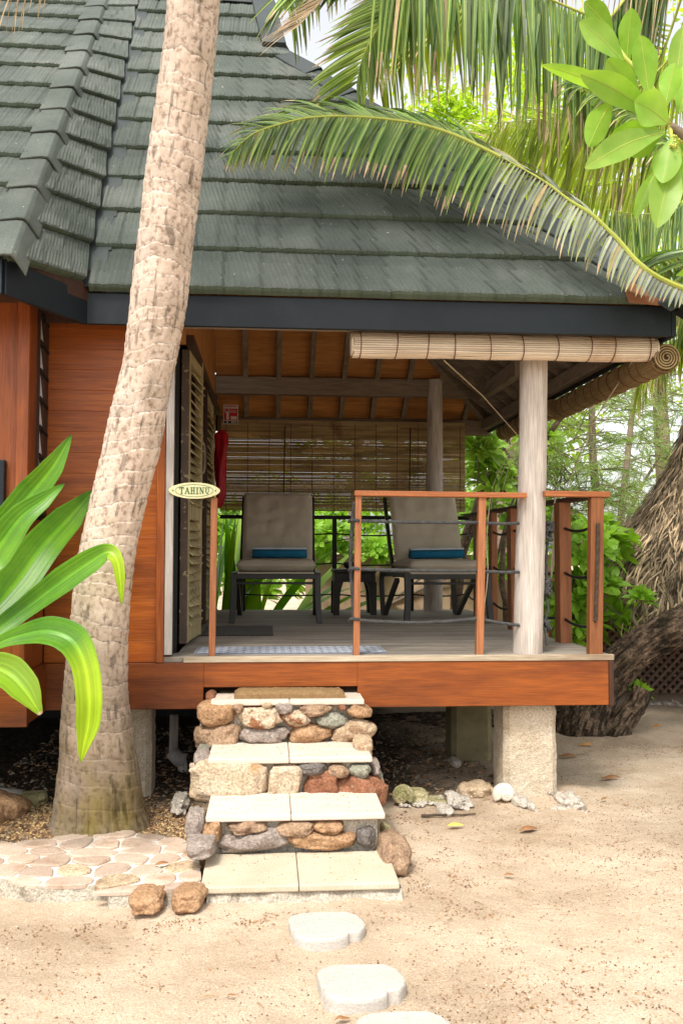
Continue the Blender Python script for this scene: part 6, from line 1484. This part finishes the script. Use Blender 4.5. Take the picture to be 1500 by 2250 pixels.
mb.build('thatched_roof',M['thatch'],th)
mb=MB()
for (dx,dy) in ((.2,-.5),(.8,-.5),(.2,.3),(.8,.3)):
    mb=MB(); mb.tube([V(Hc.x+dx,Hc.y+dy,G-.05),V(Hc.x+dx,Hc.y+dy,zb3+.25)],.05,10); mb.build('post',M['twig'],th,smooth=True)

# ------------------------------------------------------------------ small things on the ground
mb=MB(); mb.tube(spline([P(-60,1738,6.2),P(20,1736,6.3),P(90,1724,6.5),P(135,1712,6.7),P(200,1700,7.0)],6),.026,10); o=mb.build('garden_hose',M['hose'],smooth=True); setp(o,'green hose lying in the shade under the house at the left edge','hose'); rebase(o)
mb=MB(); mb.tube([P(-50,1738,5.5),P(50,1748,5.45)],.033,14); o=mb.build('plastic_pipe',M['trim'],smooth=True); setp(o,'short grey pipe lying under the house at the left edge','pipe'); rebase(o)
fm=[pm('orange_fallen_leaf',(.50,.2,.04),(.62,.3,.07),8,.6,.2,60),pm('brown_fallen_leaf',(.20,.09,.04),(.32,.16,.07),8,.7,.3,60),pm('yellow_fallen_leaf',(.62,.46,.08),(.72,.56,.12),8,.6,.2,60)]
for i,(px,py,L_,mt,a,lab) in enumerate([(1440,1595,.09,0,.2,'orange fallen leaf on the sand below the short stump'),(1287,1636,.10,0,.1,'orange-brown fallen leaf on the sand behind the front pier'),(1246,1661,.13,1,0,'dark curled leaf on the sand closest behind the front pier'),
    (1000,1813,.09,2,.1,'yellow fallen leaf on the sand in front of the rock row'),(1160,1822,.12,1,.5,'crumpled brown leaf on the sand in front of the front pier'),(1340,1708,.13,1,.1,'long brown leaf on the sand right of the pier'),
    (355,1897,.07,1,.6,'reddish-brown curled leaf lying on the flagstone path'),(650,2014,.05,1,.9,'small dark leaf beside the upper left of the first stepping stone'),(510,2186,.03,1,0,'tiny dark seed pod on the open sand left of the stepping stones'),(752,2238,.05,1,.2,'dark curled pod at the bottom edge of the photo'),(1117,1922,.05,1,.2,'small dark leaf on the open sand at the right'),(1325,1755,.06,1,1,'small dark upright leaf right of the pier coral')]):
    z=G+.014 if i!=6 else zp+.02; c=Pz(px,py,z); c.z=max(c.z,ground_z(c.x,c.y)+.006) if i!=6 else c.z
    h=V(math.cos(a),math.sin(a)*.7,0); s1=V(-h.y,h.x,0); mb=MB(); pts=[c+h*L_*(t-.5)+V(0,0,.14*L_*math.sin(PI*t)+.01*nz((t,i,0),5)) for t in (0,.3,.6,1)]
    blade(mb,pts,lambda t:L_*.2*max(.05,math.sin(PI*t))**.8,side=s1,cup=.6,nw=2); o=mb.build('fallen_leaf',fm[mt],smooth=True); setp(o,lab,'leaf','fallen leaves on the sand'); rebase(o)
# sticks
for (a,b_,r,lab) in [((945,1717,5.5),(975,1702,5.55),.006,'short pale stick leaning behind the mossy shell'),((930,1706,5.6),(922,1712,5.5),.005,'tiny pale stick under the porch beside the steps'),((925,1830,4.9),(1045,1824,4.9),.008,'dark rope-like twig lying on the sand right of the steps'),((900,1718,5.6),(925,1702,5.6),.006,'pale stick behind the rock row')]:
    q0,q1=P(*a),P(*b_); q0.z=ground_z(q0.x,q0.y)+.01; q1.z=ground_z(q1.x,q1.y)+(.035 if r<.007 else .01)
    mb=MB(); pts=[lerp(q0,q1,i/8)+V(0,.02*nz((i,0,0),.8,r*999),.004*nz((i,0,0),.9,3)) for i in range(9)]; mb.tube(pts,[r*(1-.5*i/8) for i in range(9)],6); o=mb.build('stick',M['twig'] if r<.007 else M['ropeb']); setp(o,lab,'stick'); rebase(o)
# litter: flecks on the sand, husks around the palm foot, debris under the house
def litter(name,n,gen,sz,mats,label,cat,seed,lift=.003):
    rnd=random.Random(seed); mb=MB()
    for i in range(n):
        x,y=gen(rnd); z=ground_z(x,y)+lift*rnd.random(); s_=rnd.uniform(*sz); a=rnd.random()*6.28; e=rnd.uniform(.25,.6)
        h=V(math.cos(a)*s_,math.sin(a)*s_,rnd.uniform(-.3,.3)*s_); s1=V(-math.sin(a)*s_*e,math.cos(a)*s_*e,rnd.uniform(-.2,.5)*s_*e); c=V(x,y,z+.001)
        mb.add([c-h,c+s1*.9,c+h,c-s1,c+V(0,0,s_*.5)],[(0,1,4),(1,2,4),(2,3,4),(3,0,4)],rnd.randrange(len(mats)),rnd.uniform(.6,1.3))
    o=mb.build(name,mats); setp(o,label,cat,kind='stuff'); return o
def gsand(rnd):
    while True:
        x=rnd.uniform(-1.6,3.6); y=2.3+(9-2.3)*rnd.random()**1.5
        dn_=.28+1.1*nz((x,y,0),1.1,5)+.8*nz((x,y,0),3.3,9)
        if x>.7 and 3.6<y<5.6: dn_+=.3
        if rnd.random()<max(.04,dn_) and not (-.3<x<.55 and y>3.72) and not (x<-.25 and 3.7<y<4.6): return x,y
def gclump(rnd):
    while True:
        cx_,cy_,sx_,sy_=rnd.choice([(2.3,5.0,.5,.12),(1.4,4.35,.5,.2),(2.4,4.2,.5,.3),(-.9,3.2,.4,.25),(.75,3.9,.12,.3),(2.9,6.4,.5,.15),(1.2,3.3,.5,.3),(-.3,3.55,.5,.05),(.55,4.8,.2,.12),(1.0,2.9,.3,.2)])
        x=rnd.gauss(cx_,sx_);y=rnd.gauss(cy_,sy_)
        if nz((x,y,0),9,3)>-.05 and not (-.3<x<.58 and y>3.7) and not (x<-.25 and y>3.7) and y>2.2: return x,y
litter('fleck_litter',14000,gsand,(.0016,.0058),[M['litter'],pm('dark_fleck',(.10,.05,.03),(.2,.1,.06),20,.9,0)],'fine brown flecks of leaf litter sprinkled over the sand','litter',1)
litter('leaf_crumb_litter',3800,gclump,(.003,.008),[M['litter'],M['litter'],pm('dark_crumb',(.12,.06,.035),(.2,.11,.06),20,.9,0)],'brown crumbs of dead leaf gathered in drifts on the sand','litter',21)
litter('grain_litter',9000,gsand,(.0015,.004),[pm('pale_grain',(.72,.62,.5),(.82,.74,.62),20,.9,0),M['litter']],'pale coral grains and crumbs lying over the sand','grains',11)
def gpalm(rnd):
    while True:
        a=rnd.uniform(0,6.28); r=.1+abs(rnd.gauss(0,.27)); x=-.85+math.cos(a)*r*1.7;y=4.75+math.sin(a)*r*.9
        if 4.36<y<5.35 and not (-.28<x<.6) : return x,y
litter('husk_litter',9000,gpalm,(.005,.014),[M['litter'],pm('golden_husk',(.46,.30,.13),(.62,.44,.22),20,.9,0),pm('dark_husk',(.08,.045,.025),(.14,.08,.05),20,.9,0)],'golden brown husks and crumbs heaped around the foot of the palm','litter',2,.012)
litter('shade_debris',5000,lambda r:(r.uniform(-1.6,1.4),r.uniform(5.35,7.4)),(.006,.022),[pm('dark_debris',(.05,.035,.022),(.10,.07,.045),20,.9,0),M['litter'],pm('grey_debris',(.2,.17,.13),(.3,.26,.2),20,.9,0)],'dark leaf debris under the porch floor','litter',3,.012)
# crumbs of sand and husk lying on the treads, paving and pavers
rnd=random.Random(19); mb=MB()
spots_=[(STP[i][3]+.01,STP[i][3]+STP[i][4]-.03,P(STP[i][0],STP[i][2],STP[i][3]).x+.01,P(STP[i][1],STP[i][2],STP[i][3]).x-.02,zs[i],130) for i in range(4)]
for (y0_,y1_,x0_,x1_,z_,n_) in spots_:
    for i in range(n_):
        x=rnd.uniform(x0_,x1_); y=y1_-(y1_-y0_)*rnd.random()**(1.6); s_=rnd.uniform(.0018,.0055); a=rnd.random()*6.28
        h=V(math.cos(a)*s_,math.sin(a)*s_,0); q=V(-h.y,h.x,0)*.6; c=V(x,y,z_+.0012)
        mb.add([c-h,c+q,c+h,c-q,c+V(0,0,s_*.6)],[(0,1,4),(1,2,4),(2,3,4),(3,0,4)],rnd.randrange(3),rnd.uniform(.6,1.3))
o=mb.build('tread_crumbs',[M['litter'],pm('golden_crumb',(.46,.30,.13),(.62,.44,.22),20,.9,0),M['sand']]); setp(o,'crumbs of husk and sand lying on the stone treads','crumbs',kind='stuff')
rnd=random.Random(29); mb=MB()
for i in range(90):
    x=rnd.uniform(-1.4,3.4); y=rnd.uniform(2.4,7.5)
    if (-.35<x<.62 and y>3.6) or (x<-.2 and 3.6<y<4.7): continue
    a=rnd.random()*6.28; l=rnd.uniform(.02,.07); z=ground_z(x,y)+.004
    p0_=V(x,y,z); p1_=V(x+math.cos(a)*l,y+math.sin(a)*l,z+rnd.uniform(0,.008)); md=lerp(p0_,p1_,.5)+V(rnd.uniform(-.008,.008),rnd.uniform(-.008,.008),.004)
    mb.tube([p0_,md,p1_],[.0016,.0014,.0008],4,0,rnd.uniform(.6,1.2))
o=mb.build('twig_litter',M['litter']); setp(o,'thin twigs and needles strewn over the sand','twigs',kind='stuff')
rnd=random.Random(9); mb=MB()
for i in range(150):
    x=rnd.uniform(.72,1.75); y=5.18+abs(rnd.gauss(0,.09))+(.1*math.sin(x*6)); rock(mb,V(x,y,ground_z(x,y)+.006),*(rnd.uniform(.008,.022) for _ in range(3)),i,ico=([Vector(v) for v in ((1,0,0),(-1,0,0),(0,1,0),(0,-1,0),(0,0,1),(0,0,-1),(.6,.6,.6),(-.6,.6,.5),(.6,-.6,.6),(-.6,-.6,.6))],[(0,6,4,8),(6,2,7,4),(7,1,9,4),(9,3,8,4),(0,2,6),(2,1,7),(1,3,9),(3,0,8)]),t=rnd.uniform(.7,1.1))
o=mb.build('pebbles',S['wh']); setp(o,'small pale pebbles scattered along the porch edge','pebbles',kind='stuff')
# added black sheet, blocks light and view under the house on the left
mb=MB(); mb.box((-4,7.9,G-.05),(-.15,7.95,.62)); mb.build('underfloor_light_block',M['black'],H)
print('verts',sum(len(o.data.vertices) for o in sc.objects if o.type=='MESH'))
